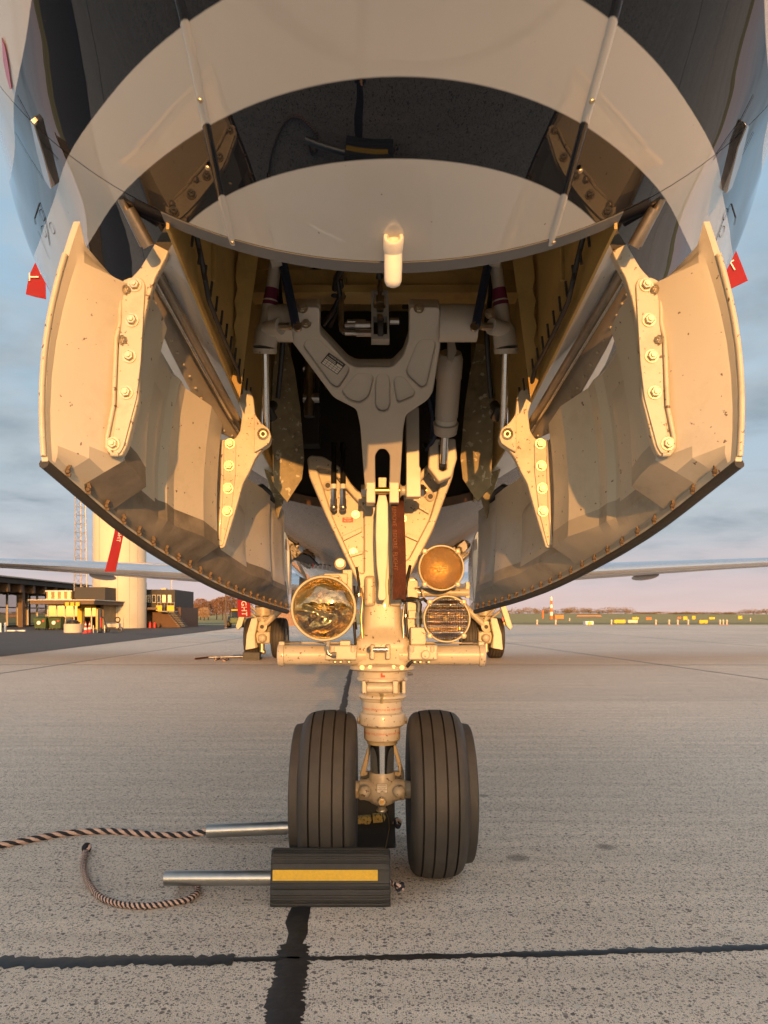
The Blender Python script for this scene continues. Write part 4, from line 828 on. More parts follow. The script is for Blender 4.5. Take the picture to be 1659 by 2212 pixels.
# ------------------------------------------------------------------ landing and taxi lights
M_refl = mat('reflector', (0.62, 0.47, 0.22), 0.07, metal=1, var=0.3, scale=16, rvar=0.4, bump=1.0, bump_scale=34, grime=(0.14, 0.10, 0.05), grime_amt=0.8, grime_scale=14)
M_refl2 = mat('reflector_rough', (0.85, 0.58, 0.20), 0.20, metal=1, var=0.3, scale=120, bump=1.0, bump_scale=170)
def flute_mat():
    m = bpy.data.materials.new('reflector_fluted'); m.use_nodes = True; nt = m.node_tree; N = nt.nodes.new; L = nt.links.new; b = nt.nodes['Principled BSDF']
    b.inputs['Base Color'].default_value = (0.62, 0.46, 0.18, 1); b.inputs['Metallic'].default_value = 1; b.inputs['Roughness'].default_value = 0.10
    tc = N('ShaderNodeTexCoord'); h = []
    for d, sc, k in (('X', 35, 1.0), ('Z', 9.5, 2.4)):
        w = N('ShaderNodeTexWave'); w.wave_type = 'BANDS'; w.bands_direction = d; w.inputs['Scale'].default_value = sc; w.inputs['Distortion'].default_value = 0.6; w.inputs['Detail'].default_value = 1; L(tc.outputs['Object'], w.inputs['Vector'])
        q = N('ShaderNodeMath'); q.operation = 'MULTIPLY'; L(w.outputs['Fac'], q.inputs[0]); q.inputs[1].default_value = k; h.append(q.outputs[0])
    a = N('ShaderNodeMath'); a.operation = 'ADD'; L(h[0], a.inputs[0]); L(h[1], a.inputs[1])
    bp = N('ShaderNodeBump'); bp.inputs['Strength'].default_value = 1; bp.inputs['Distance'].default_value = 0.0035; L(a.outputs[0], bp.inputs['Height']); L(bp.outputs[0], b.inputs['Normal']); return m
M_refl3 = flute_mat()
M_bez = mat('lamp_bezel', (0.45, 0.38, 0.27), 0.4, coat=0.1, var=0.08, speck=RUST, speck_amt=0.02, speck_scale=80)
M_bulb = mat('bulb_glass', (0.95, 0.85, 0.55), 0.08, metal=0.6)
def lamp(cx, cy_, rd, Y, kind):
    c = P(cx, cy_, Y); r = rd / F * Y; n = 56; ax = (0, -1, 0.0)
    body = MB(); body.lathe([(r * 0.35, -0.10), (r * 0.7, -0.085), (r * 0.92, -0.04), (r * 0.97, -0.012), (r * 0.99, -0.010)], c, ax, n, True, False); ob = body.build('landing_light', M_bez, jet, 40)
    bz = MB(); bz.lathe([(r * 0.97, -0.014), (r, -0.010), (r, 0.004), (r * 0.975, 0.008), (r * 0.93, 0.008), (r * 0.905, 0.003), (r * 0.90, -0.012)], c, ax, n, False, False)
    if kind != 'clear':
        for k in range(4):
            a = R_(45 + 90 * k); e = c + Vector((math.cos(a), 0, math.sin(a))) * r * 1.0; bz.lathe([(r * 0.13, -0.008), (r * 0.13, 0.005), (r * 0.10, 0.008)], e, ax, 14)
            q = inst('screw', scr, ob, e + Vector((0, -0.008, 0)), Vector(ax).to_track_quat('Z', 'Y'), 1.4)
    bz.build('bezel', M_bez, ob, 40)
    rf = MB(); K = 26; rf.lathe([(r * 0.905 * j / K + 0.002, -0.055 + 0.05 * (j / K) ** 2) for j in range(K + 1)], c, ax, n, True, False)
    if kind == 'clear':                     # dented, uneven reflector
        for q in range(len(rf.v)):
            x, y, z = rf.v[q]; dx, dz = (x - c.x) / r, (z - c.z) / r; rf.v[q] = (x, y + max(0, 1 - 1.25 * (dx * dx + dz * dz)) * (0.010 * math.sin(5.3 * dx + 3.1 * math.sin(4.2 * dz)) * math.cos(6.1 * dz + 1.3 * dx) + 0.005 * math.sin(13 * dx * dz + 9 * dz) + 0.003 * math.sin(17 * dx - 11 * dz)), z)
    rf.build('reflector', {'clear': M_refl, 'stipple': M_refl2, 'fluted': M_refl3}[kind], ob, 60)
    bl = MB(); bl.lathe([(0.009, -0.05), (0.011, -0.035), (0.008, -0.024), (0.002, -0.02)], c, ax, 16); bl.cyl(c + Vector((-r * 0.3, 0.03, 0.006)), c + Vector((r * 0.3, 0.03, 0.006)), 0.0015, 6); bl.build('bulb', M_bulb, ob, 50)
    if kind == 'fluted':
        ln = MB(); rows = []; nx, nz = 190, 56
        for j in range(nz + 1):
            z = lerp(-1, 1, j / nz); row = []; half = math.sqrt(max(1 - z * z, 0.0))
            for i in range(nx + 1):
                x = lerp(-1, 1, i / nx) * half; d = 0.012 * (1 - x * x - z * z) + 0.0040 * abs(math.sin(x * 19 * math.pi / 2)) + 0.0026 * abs(math.sin(z * 7 * math.pi / 2)); row.append(c + Vector((x * r * 0.9, -0.002 - d, z * r * 0.9)))
            rows.append(row)
        ln.rings(rows, closed=False); ln.build('lens', M_lensflute, ob, 60)
    else:
        ln = MB(); ln.lathe([(r * 0.90, -0.001), (r * 0.80, 0.006), (r * 0.6, 0.011), (r * 0.35, 0.0145), (r * 0.1, 0.016), (0.001, 0.0162)], c, ax, n, False, True); ln.build('lens', M_lens if kind == 'clear' else M_lensrough, ob, 60)
    return ob, c, r
M_lensflute = glass_mat('fluted_lens', (0.95, 0.82, 0.52), 0.05, 0, 100, 0.20)
l1, lc1, lr1 = lamp(699, 1314, 71.5, 2.50, 'clear'); tag(l1, 'large round light with clear lens'); 
l2, lc2, lr2 = lamp(953, 1227, 50, 2.52, 'stipple'); tag(l2, 'upper round light with stippled lens')
l3, lc3, lr3 = lamp(965, 1337, 51.5, 2.52, 'fluted'); tag(l3, 'lower round light with ribbed lens')
# brackets
mb = MB(); mb.bbox(P(700, 1262, 2.58), P(752, 1240, 2.62)); mb.bbox(P(740, 1285, 2.60), P(762, 1232, 2.64)); mb.bbox(P(690, 1248, 2.56), P(735, 1244, 2.62)); mb.build('light_bracket', M_white, l1, 30, 0.003)
mb = MB(); mb.tube([P(765, 1265, 2.6), P(768, 1300, 2.6), P(766, 1330, 2.6), P(770, 1360, 2.6)], 0.005, 6); mb.build('light_cable', M_black, l1, 60)
mb = MB(); mb.cyl(P(690, 1378, 2.5), P(704, 1391, 2.5), 0.003, 6); mb.lathe([(0.008, 0), (0.003, 0.004)], P(688, 1376, 2.5), (1, 0, -0.8), 8); mb.cyl(P(712, 1385, 2.5), P(707, 1396, 2.5), 0.006, 8); mb.build('clamp_screw', M_bolt, l1, 30)
mb = MB(); mb.cyl(P(895, 1280, 2.62), P(1012, 1280, 2.62), 0.0165, 16); mb.bbox(P(880, 1385, 2.6), P(901, 1255, 2.64)); mb.cyl(P(1005, 1280, 2.62), P(1012, 1262, 2.62), 0.01, 8); mb.bbox(P(1006, 1292, 2.61), P(1013, 1258, 2.63)); mb.tube([P(897, 1270, 2.58), P(910, 1268, 2.58), P(918, 1300, 2.58)], 0.005, 6); mb.build('light_bracket', M_white, l3, 30, 0.003)
MB().tube([P(903, 1298, 2.56), P(915, 1294, 2.56), P(928, 1305, 2.58), P(935, 1316, 2.6)], 0.006, 8).build('light_cable', M_black, l3, 60)
MB().bbox(P(882, 1337, 2.585), P(902, 1318, 2.6)).build('junction_box', M_white, l3, 30, 0.003)

# ------------------------------------------------------------------ nose gear doors
Xb = table([(1.38, -0.680), (1.7, -0.626), (2.0, -0.5755), (2.3, -0.525), (2.6, -0.475), (3.02, -0.405)])
Zb = table([(1.38, 1.250), (1.7, 1.149), (2.0, 1.086), (2.3, 1.038), (2.6, 1.006), (3.02, 0.972)])
Zt = table([(1.38, 1.716), (1.388, 1.700), (1.40, 1.680), (1.506, 1.668), (1.60, 1.645), (1.95, 1.56), (2.25, 1.495), (2.5, 1.43), (3.02, 1.395)])
Xa = table([(1.38, 0.062), (1.6, 0.055), (2.2, 0.0), (3.02, -0.02)])
def D_(Y):
    return np.interp(Y, [1.38, 1.395, 1.402, 1.506, 1.56, 1.62, 1.635, 1.80, 1.82, 1.86, 1.95, 2.05, 2.07, 2.20, 2.42, 2.50, 2.60, 2.62, 2.88, 2.96, 3.02],
                    [.012, .012, .020, .100, .100, .090, .034, .034, .048, .048, .090, .090, .050, .055, .055, .076, .076, .056, .050, .012, .012])
def door_out(Y, t):
    return Vector((Xb(Y) + Xa(Y) * (1 - t) ** 2 - 0.012 * math.sin(math.pi * t), Y, lerp(Zt(Y), Zb(Y), t)))
def door_in(Y, t):
    d = float(D_(Y)); lip = 0.012
    top0, top1 = 0.02, 0.075
    b0 = lerp(0.945, 0.845, min(1, max(0, (Y - 1.40) / 0.106)))
    k = np.interp(t, [0, top0, top1, b0, b0 + 0.4 * (1 - b0) + 0.02, 1.0] if b0 > 0.86 else [0, top0, top1, 0.845, 0.955, 1.0], [0, 0, 1, 1, 0, 0])
    return door_out(Y, t) + Vector((lip + max(d - lip, 0) * float(k), 0, 0))
def make_door(s):
    Ys = sorted(set([1.38, 1.388, 1.395, 1.402, 1.45, 1.506, 1.53, 1.56, 1.62, 1.635, 1.70, 1.80, 1.82, 1.86, 1.95, 2.0, 2.05, 2.07, 2.12, 2.20, 2.3, 2.42, 2.50, 2.60, 2.62, 2.7, 2.8, 2.88, 2.96, 3.02]))
    ts = [0, 0.02, 0.045, 0.075, 0.12, 0.2, 0.3, 0.45, 0.6, 0.75, 0.845, 0.9, 0.93, 0.955, 0.98, 1.0]
    mx = lambda p: Vector((p.x if s < 0 else -p.x, p.y, p.z))
    rings = [[mx(door_out(Y, t)) for t in ts] + [mx(door_in(Y, t)) for t in reversed(ts)] for Y in Ys]
    mb = MB(); mb.rings(rings); nt_ = len(ts); K = len(ts) * 2
    mb.m = [1 if i % K < nt_ - 1 else (2 if nt_ + 1 <= i % K <= nt_ + 5 and Ys[i // K] >= 1.50 else 0) for i in range((len(Ys) - 1) * K)] + [0, 0]
    d = mb.build('nose_gear_door', [M_door, M_fus, M_bevdirty if s < 0 else M_bev], jet, 16)
    # rubber seal on the free edge
    MB().tube([mx(door_out(Y, 1.0) + Vector((0.004, 0, -0.004))) for Y in Ys], 0.0105, 10).build('edge_seal', M_seal, d, 60)
    MB().tube([mx(door_out(Y, t) + Vector((0.006, -0.003, 0))) for Y, t in [(1.38, 0.14 + 0.06 * k) for k in range(15)]], 0.006, 8).build('front_seal', M_doorplate, d, 60)
    # pressed panels on the inner skin
    for Y0, Ye, t0, te in ((1.655, 1.785, 0.20, 0.78), (2.14, 2.40, 0.34, 0.80), (2.66, 2.86, 0.14, 0.80)):
        rows = []
        for i in range(9):
            u = i / 8; row = []
            for j in range(13):
                v = j / 12; ed = min(u, 1 - u) * (Ye - Y0) / 0.016; ev = min(v, 1 - v) * 0.30 / 0.016; k = min(1, ed, ev)
                row.append(mx(door_in(lerp(Y0, Ye, u), lerp(t0, te, v)) + Vector((-0.001 + 0.0075 * k, 0, 0))))
            rows.append(row)
        MB().rings(rows, closed=False).build('pressed_panel', M_door, d, 60)
    # row of fasteners on the lip
    for k in range(22):
        Y = 1.44 + k * 0.0725; p = mx(door_in(Y, 0.972) + Vector((0.004, 0, 0))); inst('fastener', FAST[(k * 3 + (s > 0)) % 4], d, p, (0, 0, 0), 0.72)
    for k in range(3): pass
    def mp(q, Y): return mirror_px(q, Y, s)
    def loopZ3(pts, Y): return [mp((x * 0.3581, 432 + y * 0.3581), Y) for x, y in pts]
    Y1 = 1.486; P1 = Plane((0, Y1, 1.4), (0, -1, 0))
    arm = [(1052, 180), (1046, 262), (1005, 370), (945, 480), (908, 600), (886, 700), (868, 800), (852, 1000), (845, 1210), (775, 1490), (745, 1550), (700, 1556), (660, 1510), (658, 1440), (695, 1250), (702, 1050), (712, 850), (735, 750), (738, 560), (748, 505), (795, 487), (850, 430), (905, 340), (945, 270), (960, 160)]
    a1 = plate_px(MB(), P1, [loopZ3(arm, Y1)], 0.020, 0.003, rnd=0.008).build('hinge_arm', M_doorplate, d, 30)
    fl = [(752, 510), (800, 488), (870, 492), (889, 530), (880, 700), (862, 1000), (838, 1205), (760, 1500), (735, 1540), (705, 1540), (690, 1500), (722, 1250), (728, 1050), (735, 850), (750, 760)]
    plate_px(MB(), P1, [loopZ3(fl, Y1)], 0.006, 0.0015, 0.013, rnd=0.006).build('arm_flange', M_doorplate, a1, 30)
    mb = MB(); mb.tube([P1.hit(*q) + Vector((0, -0.014, 0)) for q in loopZ3([(745, 520), (742, 600), (738, 760), (716, 850), (708, 1050), (700, 1250), (662, 1440), (660, 1500), (690, 1545), (730, 1545)], Y1)], 0.005, 8); mb.build('flange_lip', M_doorplate, a1, 60)
    for q in ((830, 535), (813, 745), (797, 960), (779, 1177), (700, 1482)): inst('bolt', BOLT1, a1, P1.hit(*loopZ3([q], Y1)[0]) + Vector((0, -0.016, 0)), (0, random.uniform(0, 1), 0))
    for q in ((780, 565), (757, 865)): inst('bolt', BOLT1, a1, P1.hit(*loopZ3([q], Y1)[0]) + Vector((0, -0.015, 0)), (0, 0, R_(50 * -s)), 0.8)
    Y2 = 2.10; P2 = Plane((0, Y2, 1.3), (0, -1, 0))
    b6 = lambda x, y: (x, (y * 0.3581 + 999 - 432) / 0.3581)
    arm2 = [(1436, 1160), (1470, 1140), (1510, 1150), (1532, 1200), (1542, 1300), (1580, 1355), (1630, 1395), (1642, 1440), (1630, 1480), (1585, 1510), (1545, 1560), (1510, 1640), b6(1470, 130), b6(1420, 310), b6(1358, 515), b6(1330, 522), b6(1318, 480), b6(1332, 300), b6(1345, 90), (1345, 1560), (1345, 1450), (1420, 1448), (1452, 1400), (1465, 1290), (1440, 1210)]
    a2 = plate_px(MB(), P2, [loopZ3(arm2, Y2)], 0.024, 0.003, rnd=0.008).build('hinge_arm', M_doorplate, d, 30)
    fl2 = [(1352, 1455), (1420, 1455), (1430, 1480), (1428, 1650), b6(1415, 180), b6(1400, 310), b6(1350, 505), b6(1332, 505), b6(1345, 300), b6(1352, 90)]
    plate_px(MB(), P2, [loopZ3(fl2, Y2)], 0.006, 0.0015, 0.015, rnd=0.005).build('arm_flange', M_doorplate, a2, 30)
    mb = MB(); mb.tube([P2.hit(*q) + Vector((0, -0.016, 0)) for q in loopZ3([(1352, 1460), (1350, 1560), b6(1350, 90), b6(1340, 300), b6(1325, 500)], Y2)], 0.006, 8); mb.build('flange_lip', M_doorplate, a2, 60)
    gus = [(1540, 1300), (1580, 1355), (1630, 1395), (1642, 1440), (1630, 1480), (1585, 1510), (1540, 1535)]
    plate_px(MB(), P2, [loopZ3(gus, Y2)], 0.012, 0.002, 0.018, rnd=0.006).build('eye_gusset', M_doorplate, a2, 30)
    e = P2.hit(*loopZ3([(1595, 1425)], Y2)[0]) + Vector((0, -0.022, 0)); mb = MB(); mb.lathe([(0.017, 0), (0.017, 0.006), (0.012, 0.009), (0.010, 0.004)], e, (0, -1, 0), 24); mb.build('eye_bush', M_bolt, a2, 30); MB().lathe([(0.006, 0), (0.006, 0.0065)], e, (0, -1, 0), 14).build('eye_pin', M_dark, a2, 0)
    for q in ((1396, 1480), (1390, 1612), (1383, 1745), b6(1385, 165), b6(1380, 300)): inst('bolt', BOLT1, a2, P2.hit(*loopZ3([q], Y2)[0]) + Vector((0, -0.018, 0)), (0, random.uniform(0, 1), 0), 1.1)
    Y3 = 2.80; P3 = Plane((0, Y3, 1.2), (0, -1, 0))
    l3_ = [mp(q, Y3) for q in ((581, 1040), (602, 1030), (612, 1060), (604, 1100), (600, 1150), (596, 1215), (590, 1270), (582, 1310), (575, 1308), (577, 1200))]
    a3 = plate_px(MB(), P3, [l3_], 0.02, 0.002, rnd=0.006).build('hinge_arm', M_doorplate, d, 30)
    for q in ((590, 1092), (589, 1130), (588, 1180), (586, 1205)): inst('bolt', BOLT1, a3, P3.hit(*mp(q, Y3)) + Vector((0, -0.011, 0)), (0, 0, 0), 0.9)
    MB().tube([P(*mp(q[:2], q[2]), q[2]) for q in ((552, 1056, 2.6), (565, 1050, 2.62), (580, 1062, 2.68), (590, 1085, 2.75), (588, 1105, 2.78), (582, 1118, 2.8))], 0.010, 8).build('bonding_hose', M_black, d, 60)
    return d
FAST = []
M_bevdirty = mat('soiled_door_edge', (0.20, 0.175, 0.145), 0.5, var=0.35, scale=18, grime=(0.05, 0.04, 0.03), grime_amt=0.8, grime_scale=6, bump=0.1)
M_bev = mat('shaded_grimy_door_edge', (0.40, 0.36, 0.30), 0.45, var=0.15, scale=10, grime=(0.16, 0.13, 0.10), grime_amt=0.7, grime_scale=6)  # right door's lower bevel: shade put into a darker base colour, plus grime
M_fast = mat('rusty_fastener', (0.13, 0.09, 0.06), 0.6, metal=0.2, var=0.4, scale=90)
for k in range(4):
    m = MB(); rnd = random.Random(k); m.lathe([(0.0085, 0), (0.0085, 0.006), (0.005, 0.010)], (0, 0, 0), (0.3, -1, -0.2), 6); m.box((0.004, -0.003, 0.010), (0.010, 0.005, 0.016), Matrix.Rotation(rnd.uniform(-.5, .5), 3, 'Y')); m.box((0.003, -0.002, -0.010), (0.012, 0.004, 0.010), Matrix.Rotation(rnd.uniform(-.5, .5), 3, 'Y'))
    me = m.mesh('fastener'); me.materials.append(M_fast); FAST.append(me)
BOLT1 = hexbolt(0.0105, 0.009)
dl = make_door(-1); dr = make_door(1)
tag(dl, 'left gear door, heavily stained'); tag(dr, 'right gear door, cleaner')
# rails and hinge strips along the bay edge
for s in (-1, 1):
    def Q(x, y, Y): x, y = mirror_px((x, y), Y, s); return P(x, y, Y)
    a, b = Q(338, 585, 1.56), Q(527, 935, 2.16)
    mb = MB(); mb.tube([a, b], 0.0115, 12); ra = mb.build('edge_rail', M_rail, jet, 60)
    off = Vector((s * 0.010, 0, -0.011)); MB().tube([a + off, b + off], 0.006, 10).build('rail_seal', M_steel, ra, 60)
    up = [Q(lerp(334, 524, t), lerp(595, 938, t), lerp(1.57, 2.17, t)) for t in [k / 8 for k in range(9)]]
    lo = [Q(x, y, Y) for x, y, Y in ((308, 615, 1.58), (322, 645, 1.62), (342, 695, 1.67), (369, 754, 1.74), (395, 806, 1.82), (422, 858, 1.9), (445, 895, 1.98), (468, 930, 2.06), (505, 948, 2.14))]
    mb = MB(); strip(mb, up, lo, (s * 0.004, 0, 0)); hs = mb.build('hinge_strip', M_grip, jet, 50)
    rv = MB().sph((0, 0, 0), 0.0035, 8, 5).mesh('rivet'); rv.materials.append(M_white)
    for k in range(16):
        t = (k + 0.5) / 16 * 8; i = int(t); f = t - i; u1 = up[i].lerp(up[min(i+1, 8)], f); l1_ = lo[i].lerp(lo[min(i+1, 8)], f); inst('rivet', rv, hs, u1.lerp(l1_, 0.85) + Vector((-s * 0.003, 0, 0)))
    mb = MB(); mb.tube([Q(278, 452, 1.385), Q(322, 532, 1.42)], 0.0125, 12); mb.tube([Q(262, 430, 1.38), Q(310, 530, 1.44)], 0.008, 10); mb.build('hinge_tube', M_rail, ra, 60)
# aft leg doors
for s in (-1, 1):
    def Q(x, y, Y): x, y = mirror_px((x, y), Y, s); return P(x, y, Y)
    pa = [Q(x, y, 3.12) for x, y in ((604, 1140), (618, 1150), (624, 1170), (626, 1200), (625, 1260), (623, 1300), (612, 1310), (600, 1240))]
    mb = MB(); mb.prism(pa, (s * 0.03, 0.35, -0.02)); d = mb.build('aft_gear_door', mat('aft_door_paint', (0.6, 0.58, 0.56), 0.2, coat=0.6), jet, 20, 0.004)
    MB().prism([Q(x, y, 3.115) for x, y in ((616, 1164), (623, 1167), (622, 1190), (615, 1186))], (0, 0.002, 0)).build('door_placard', M_stencil, d, 0)

# ------------------------------------------------------------------ wings, main gear
def wing(s):
    rows = []; rows2 = []
    st = [(1.3, 12.2, 4.6, 0.34, 1.48), (3.4, 13.35, 4.0, 0.30, 1.745), (6, 14.3, 3.2, 0.23, 1.93), (8, 15.0, 2.7, 0.18, 2.065), (14, 17.1, 1.3, 0.10, 2.45)]
    prof = [(0, 0), (0.006, 0.22), (0.02, 0.40), (0.05, 0.56), (0.1, 0.66), (0.3, 0.72), (0.6, 0.5), (1.0, 0.02), (0.6, -0.25), (0.3, -0.40), (0.1, -0.36), (0.05, -0.32), (0.02, -0.24), (0.006, -0.14)]
    mb = MB(); rings = [[Vector((s * x, y + c * a, z + t * b)) for a, b in prof] for x, y, c, t, z in st]; mb.rings(rings)
    n = len(prof); mb.m = []
    for k in range(len(st) - 1):
        for i in range(n): mb.m.append(0 if i in (0, 1, 2, 3, n-1, n-2, n-3) else 1)
    mb.m += [1, 1]
    w = mb.build('wing', [M_wing, M_wingpaint], jet, 40)
    for x, dy, l in ((6.2, 1.9, 1.3),):
        i = 1; zz = np.interp(x, [q[0] for q in st], [q[4] for q in st]); yy = np.interp(x, [q[0] for q in st], [q[1] for q in st])
        MB().sph((s * x, yy + dy, zz - 0.10), 1.0, 14, 10, (0.12, l * 0.6, 0.08)).build('flap_fairing', M_wingpaint, w, 60)
    return w
wing(-1); wing(1)
M_gearleg = M_white
def main_gear(s):
    g = empty('main_gear', (s * 2.55, 16.0, 0), jet)
    def Q(x, y, Y): x, y = mirror_px((x, y), Y, s); return P(x, y, Y)
    wheel('main_wheel', 0.46, 0.33, False, g, (s * 2.12, 16.0, 0.45), 1, 48)
    wheel('main_wheel', 0.46, 0.33, False, g, (s * 2.72, 16.0, 0.45), 1, 48)
    mb = MB(); mb.cyl(Q(569, 1255, 15.95), Q(569, 1372, 15.95), 0.185, 20); mb.build('oleo_leg', M_gearleg, g, 40)
    mb = MB()
    for y in (1291, 1311, 1331): mb.lathe([(0.19, -0.012), (0.19, 0.012)], Q(569, y, 15.95), (0, 0, 1), 20)
    mb.build('leg_clamp', M_dark, g, 40)
    mb = MB(); mb.tube([Q(567, 1354, 15.6), Q(618, 1305, 15.6), Q(640, 1280, 15.6)], [0.07, 0.075, 0.075], 12); mb.lathe([(0.12, 0), (0.12, 0.08), (0.05, 0.085)], Q(566, 1354, 15.62), (0, -1, 0), 20); mb.build('side_stay', M_gearleg, g, 40)
    MB().lathe([(0.045, 0), (0.045, 0.005)], Q(566, 1354, 15.53), (0, -1, 0), 14).build('stay_pin', M_dark, g, 0)
    mb = MB(); mb.cyl(Q(536, 1305, 15.7), Q(570, 1336, 15.7), 0.018, 8); mb.cyl(Q(536, 1320, 15.7), Q(571, 1350, 15.7), 0.022, 8); mb.build('bracing_rod', M_gearleg, g, 40)
    mb = MB(); a, b = Q(551, 1390, 15.6), Q(584, 1364, 15.6); mb.bbox((a.x, 15.55, a.z), (b.x, 15.9, b.z)); mb.lathe([(0.1, 0), (0.1, 0.12), (0.05, 0.15)], Q(568, 1378, 15.6), (0, -1, 0), 14); mb.cyl((s * 1.95, 16.0, 0.45), (s * 2.75, 16.0, 0.45), 0.09, 16); mb.build('axle_beam', M_gearleg, g, 35, 0.03)
    mb = MB(); mb.cyl(Q(566, 1390, 15.7), Q(566, 1408, 15.7), 0.06, 10); mb.sph(Q(569, 1408, 15.7), 0.06); mb.build('axle_fitting', M_bolt, g, 40)
    pa = [Q(x, y, 15.4) for x, y in ((543, 1336), (555, 1335), (556, 1342), (550, 1372), (552, 1400), (530, 1404), (533, 1370))]
    MB().prism(pa, (0, 0.05, 0)).build('leg_door', M_door, g, 20, 0.008)
    pa = [Q(x, y, 15.42) for x, y in ((556, 1342), (558, 1343), (551, 1374), (556, 1398), (552, 1400), (547, 1373))]
    MB().prism(pa, (0, 0.3, 0)).build('door_rib', M_ochre2, g, 20)
    pa = [Q(x, y, 15.5) for x, y in ((526, 1300), (538, 1302), (522, 1352), (514, 1361), (509, 1354))]
    MB().prism(pa, (0, 0.12, 0)).build('hinged_door', M_door, g, 20, 0.01)
    return g
main_gear(-1); main_gear(1)
# ------------------------------------------------------------------ wheel chocks with handle and rope
def rope(path, name, parent, r=0.0095, pitch=0.055, step=0.006):
    pts = [Vector(p) for p in path]; dense = []
    for i in range(len(pts) - 1):      # Catmull-Rom
        p0, p1, p2, p3 = pts[max(i-1, 0)], pts[i], pts[i+1], pts[min(i+2, len(pts)-1)]; n = max(2, int((p2 - p1).length / step))
        for k in range(n):
            t = k / n; dense.append(0.5 * ((2*p1) + (p2-p0)*t + (2*p0-5*p1+4*p2-p3)*t*t + (3*p1-p0-3*p2+p3)*t**3))
    dense.append(pts[-1]); s = 0; strands = [[] for _ in range(4)]
    u = Vector((0, 0, 1))
    for i, p in enumerate(dense):
        t = (dense[min(i+1, len(dense)-1)] - dense[max(i-1, 0)]).normalized(); a = t.cross(Vector((0, 0, 1)))
        if a.length < 1e-3: a = Vector((1, 0, 0))
        a.normalize(); b = t.cross(a)
        if i: s += (p - dense[i-1]).length
        for k in range(4):
            th = 2 * math.pi * (s / pitch + k / 4) + 0.5 * math.sin(s * 7.3 + r * 900) + 0.25 * math.sin(s * 23); strands[k].append(p + (a * math.cos(th) + b * math.sin(th)) * r * 0.52)
    out = []
    for k in range(4): out.append(MB().tube(strands[k], r * 0.56, 6).build(name, (M_ropeb, M_ropew)[k % 2], parent, 60))
    return out
def knot(c, r, parent, seed):
    rnd = random.Random(seed)
    for k in range(3):
        ax = Vector((rnd.uniform(-1, 1), rnd.uniform(-1, 1), rnd.uniform(-.6, 1))).normalized(); u = ax.orthogonal().normalized(); w = ax.cross(u)
        MB().tube([c + (u * math.cos(a) + w * math.sin(a)) * r * (0.75 + 0.12 * k) for a in [2 * math.pi * q / 16 for q in range(15)]], r * 0.38, 7).build('rope_knot', (M_ropeb, M_ropew)[k % 2], parent, 60)
    MB().tube([c + Vector((math.cos(a) * r * .9, math.sin(a) * r * .9, 0.2 * r * math.sin(2 * a))) for a in [2 * math.pi * q / 14 for q in range(13)]], r * 0.12, 6).build('cable_tie', mat('tie_brown', (0.20, 0.08, 0.03), 0.4), parent, 60)
def chock(label, x0, x1, front, sgn, tape):
    """front = depth of its outer foot; sgn=+1 tyre lies behind it (further), -1 tyre lies before it"""
    root = empty('wheel_chock', ((x0 + x1) / 2, front, 0)); tag(root, label, 'wheel chock', 'wheel chocks at the nose wheels')
    # ribbed profile (depth d from the outer foot, height)
    prof = []
    base = [(0.0, 0.0), (0.004, 0.03), (0.010, 0.075), (0.020, 0.13), (0.032, 0.165), (0.045, 0.178)]
    pts = []
    for (a, b) in zip(base, base[1:]):
        n = 10
        for k in range(n): pts.append((lerp(a[0], b[0], k / n), lerp(a[1], b[1], k / n)))
    L_ = 0
    for i, (d, h) in enumerate(pts):
        rib = 0.0022 * (1 if (i % 4) < 2 else -1) * (0.6 + 0.8 * random.random())
        if 0.080 < h < 0.118: rib = 0.001
        prof.append((d - rib, max(h, 0)))
    prof[0] = (0, 0)
    back = [(0.052, 0.178), (0.060, 0.165), (0.075, 0.125), (0.100, 0.08), (0.145, 0.035), (0.19, 0.012), (0.20, 0.0)]
    poly = prof + back
    rings = []
    for x, sc in ((x0, 0.94), (x0 + 0.008, 1), (x1 - 0.022, 1), (x1 - 0.006, 0.97), (x1, 0.90)):
        cd, ch = 0.07, 0.06
        rings.append([Vector((x, front + sgn * (cd + (d - cd) * sc), max(0.0005, (ch + (h - ch) * sc) if h > 0.002 else 0.0005))) for d, h in poly])
    MB().rings(rings).build('rubber_block', M_chockrub, root, 25)
    # tape
    if tape == 'clean':
        mb = MB(); xx = (x0 + 0.008, x1 - 0.042)
        mb.rings([[Vector((x, front + sgn * 0.0085 - sgn * 0.0012, 0.084)), Vector((x, front + sgn * 0.0145 - sgn * 0.0012, 0.117)), Vector((x, front + sgn * 0.016, 0.117)), Vector((x, front + sgn * 0.010, 0.084))] for x in xx]); mb.build('yellow_tape', M_tape, root, 0)
    return root
nc = chock('black ribbed rubber chock with bright yellow tape in front of the left nose tyre', -0.372, 0.022, 2.313, 1, 'clean')
MB().tube([P(357, 1897, 2.385), P(590, 1896, 2.385)], 0.0255, 24).build('handle_tube', M_alu, nc, 40)
MB().tube([P(356.6, 1897, 2.385), P(357.2, 1897, 2.385)], 0.0215, 20).build('tube_bore', M_dark, nc, 0)
def gz(x, y, z=0.011): return G(x, y, z)
rope([P(368, 1902, 2.385), gz(378, 1905, 0.03), gz(398, 1900), gz(415, 1906), gz(426, 1918), gz(422, 1932), gz(400, 1944), gz(360, 1952), gz(310, 1957), gz(260, 1953), gz(218, 1938), gz(194, 1912), gz(182, 1885), gz(180, 1862), gz(185, 1840)], 'rope', nc, 0.0105, 0.034)
knot(gz(187, 1832, 0.016), 0.016, nc, 3)
rope([P(838, 1902, 2.36), P(850, 1910, 2.36), P(862, 1918, 2.33), P(872, 1912, 2.33)], 'rope', nc, 0.0085, 0.05)
knot(P(864, 1916, 2.33), 0.014, nc, 5)
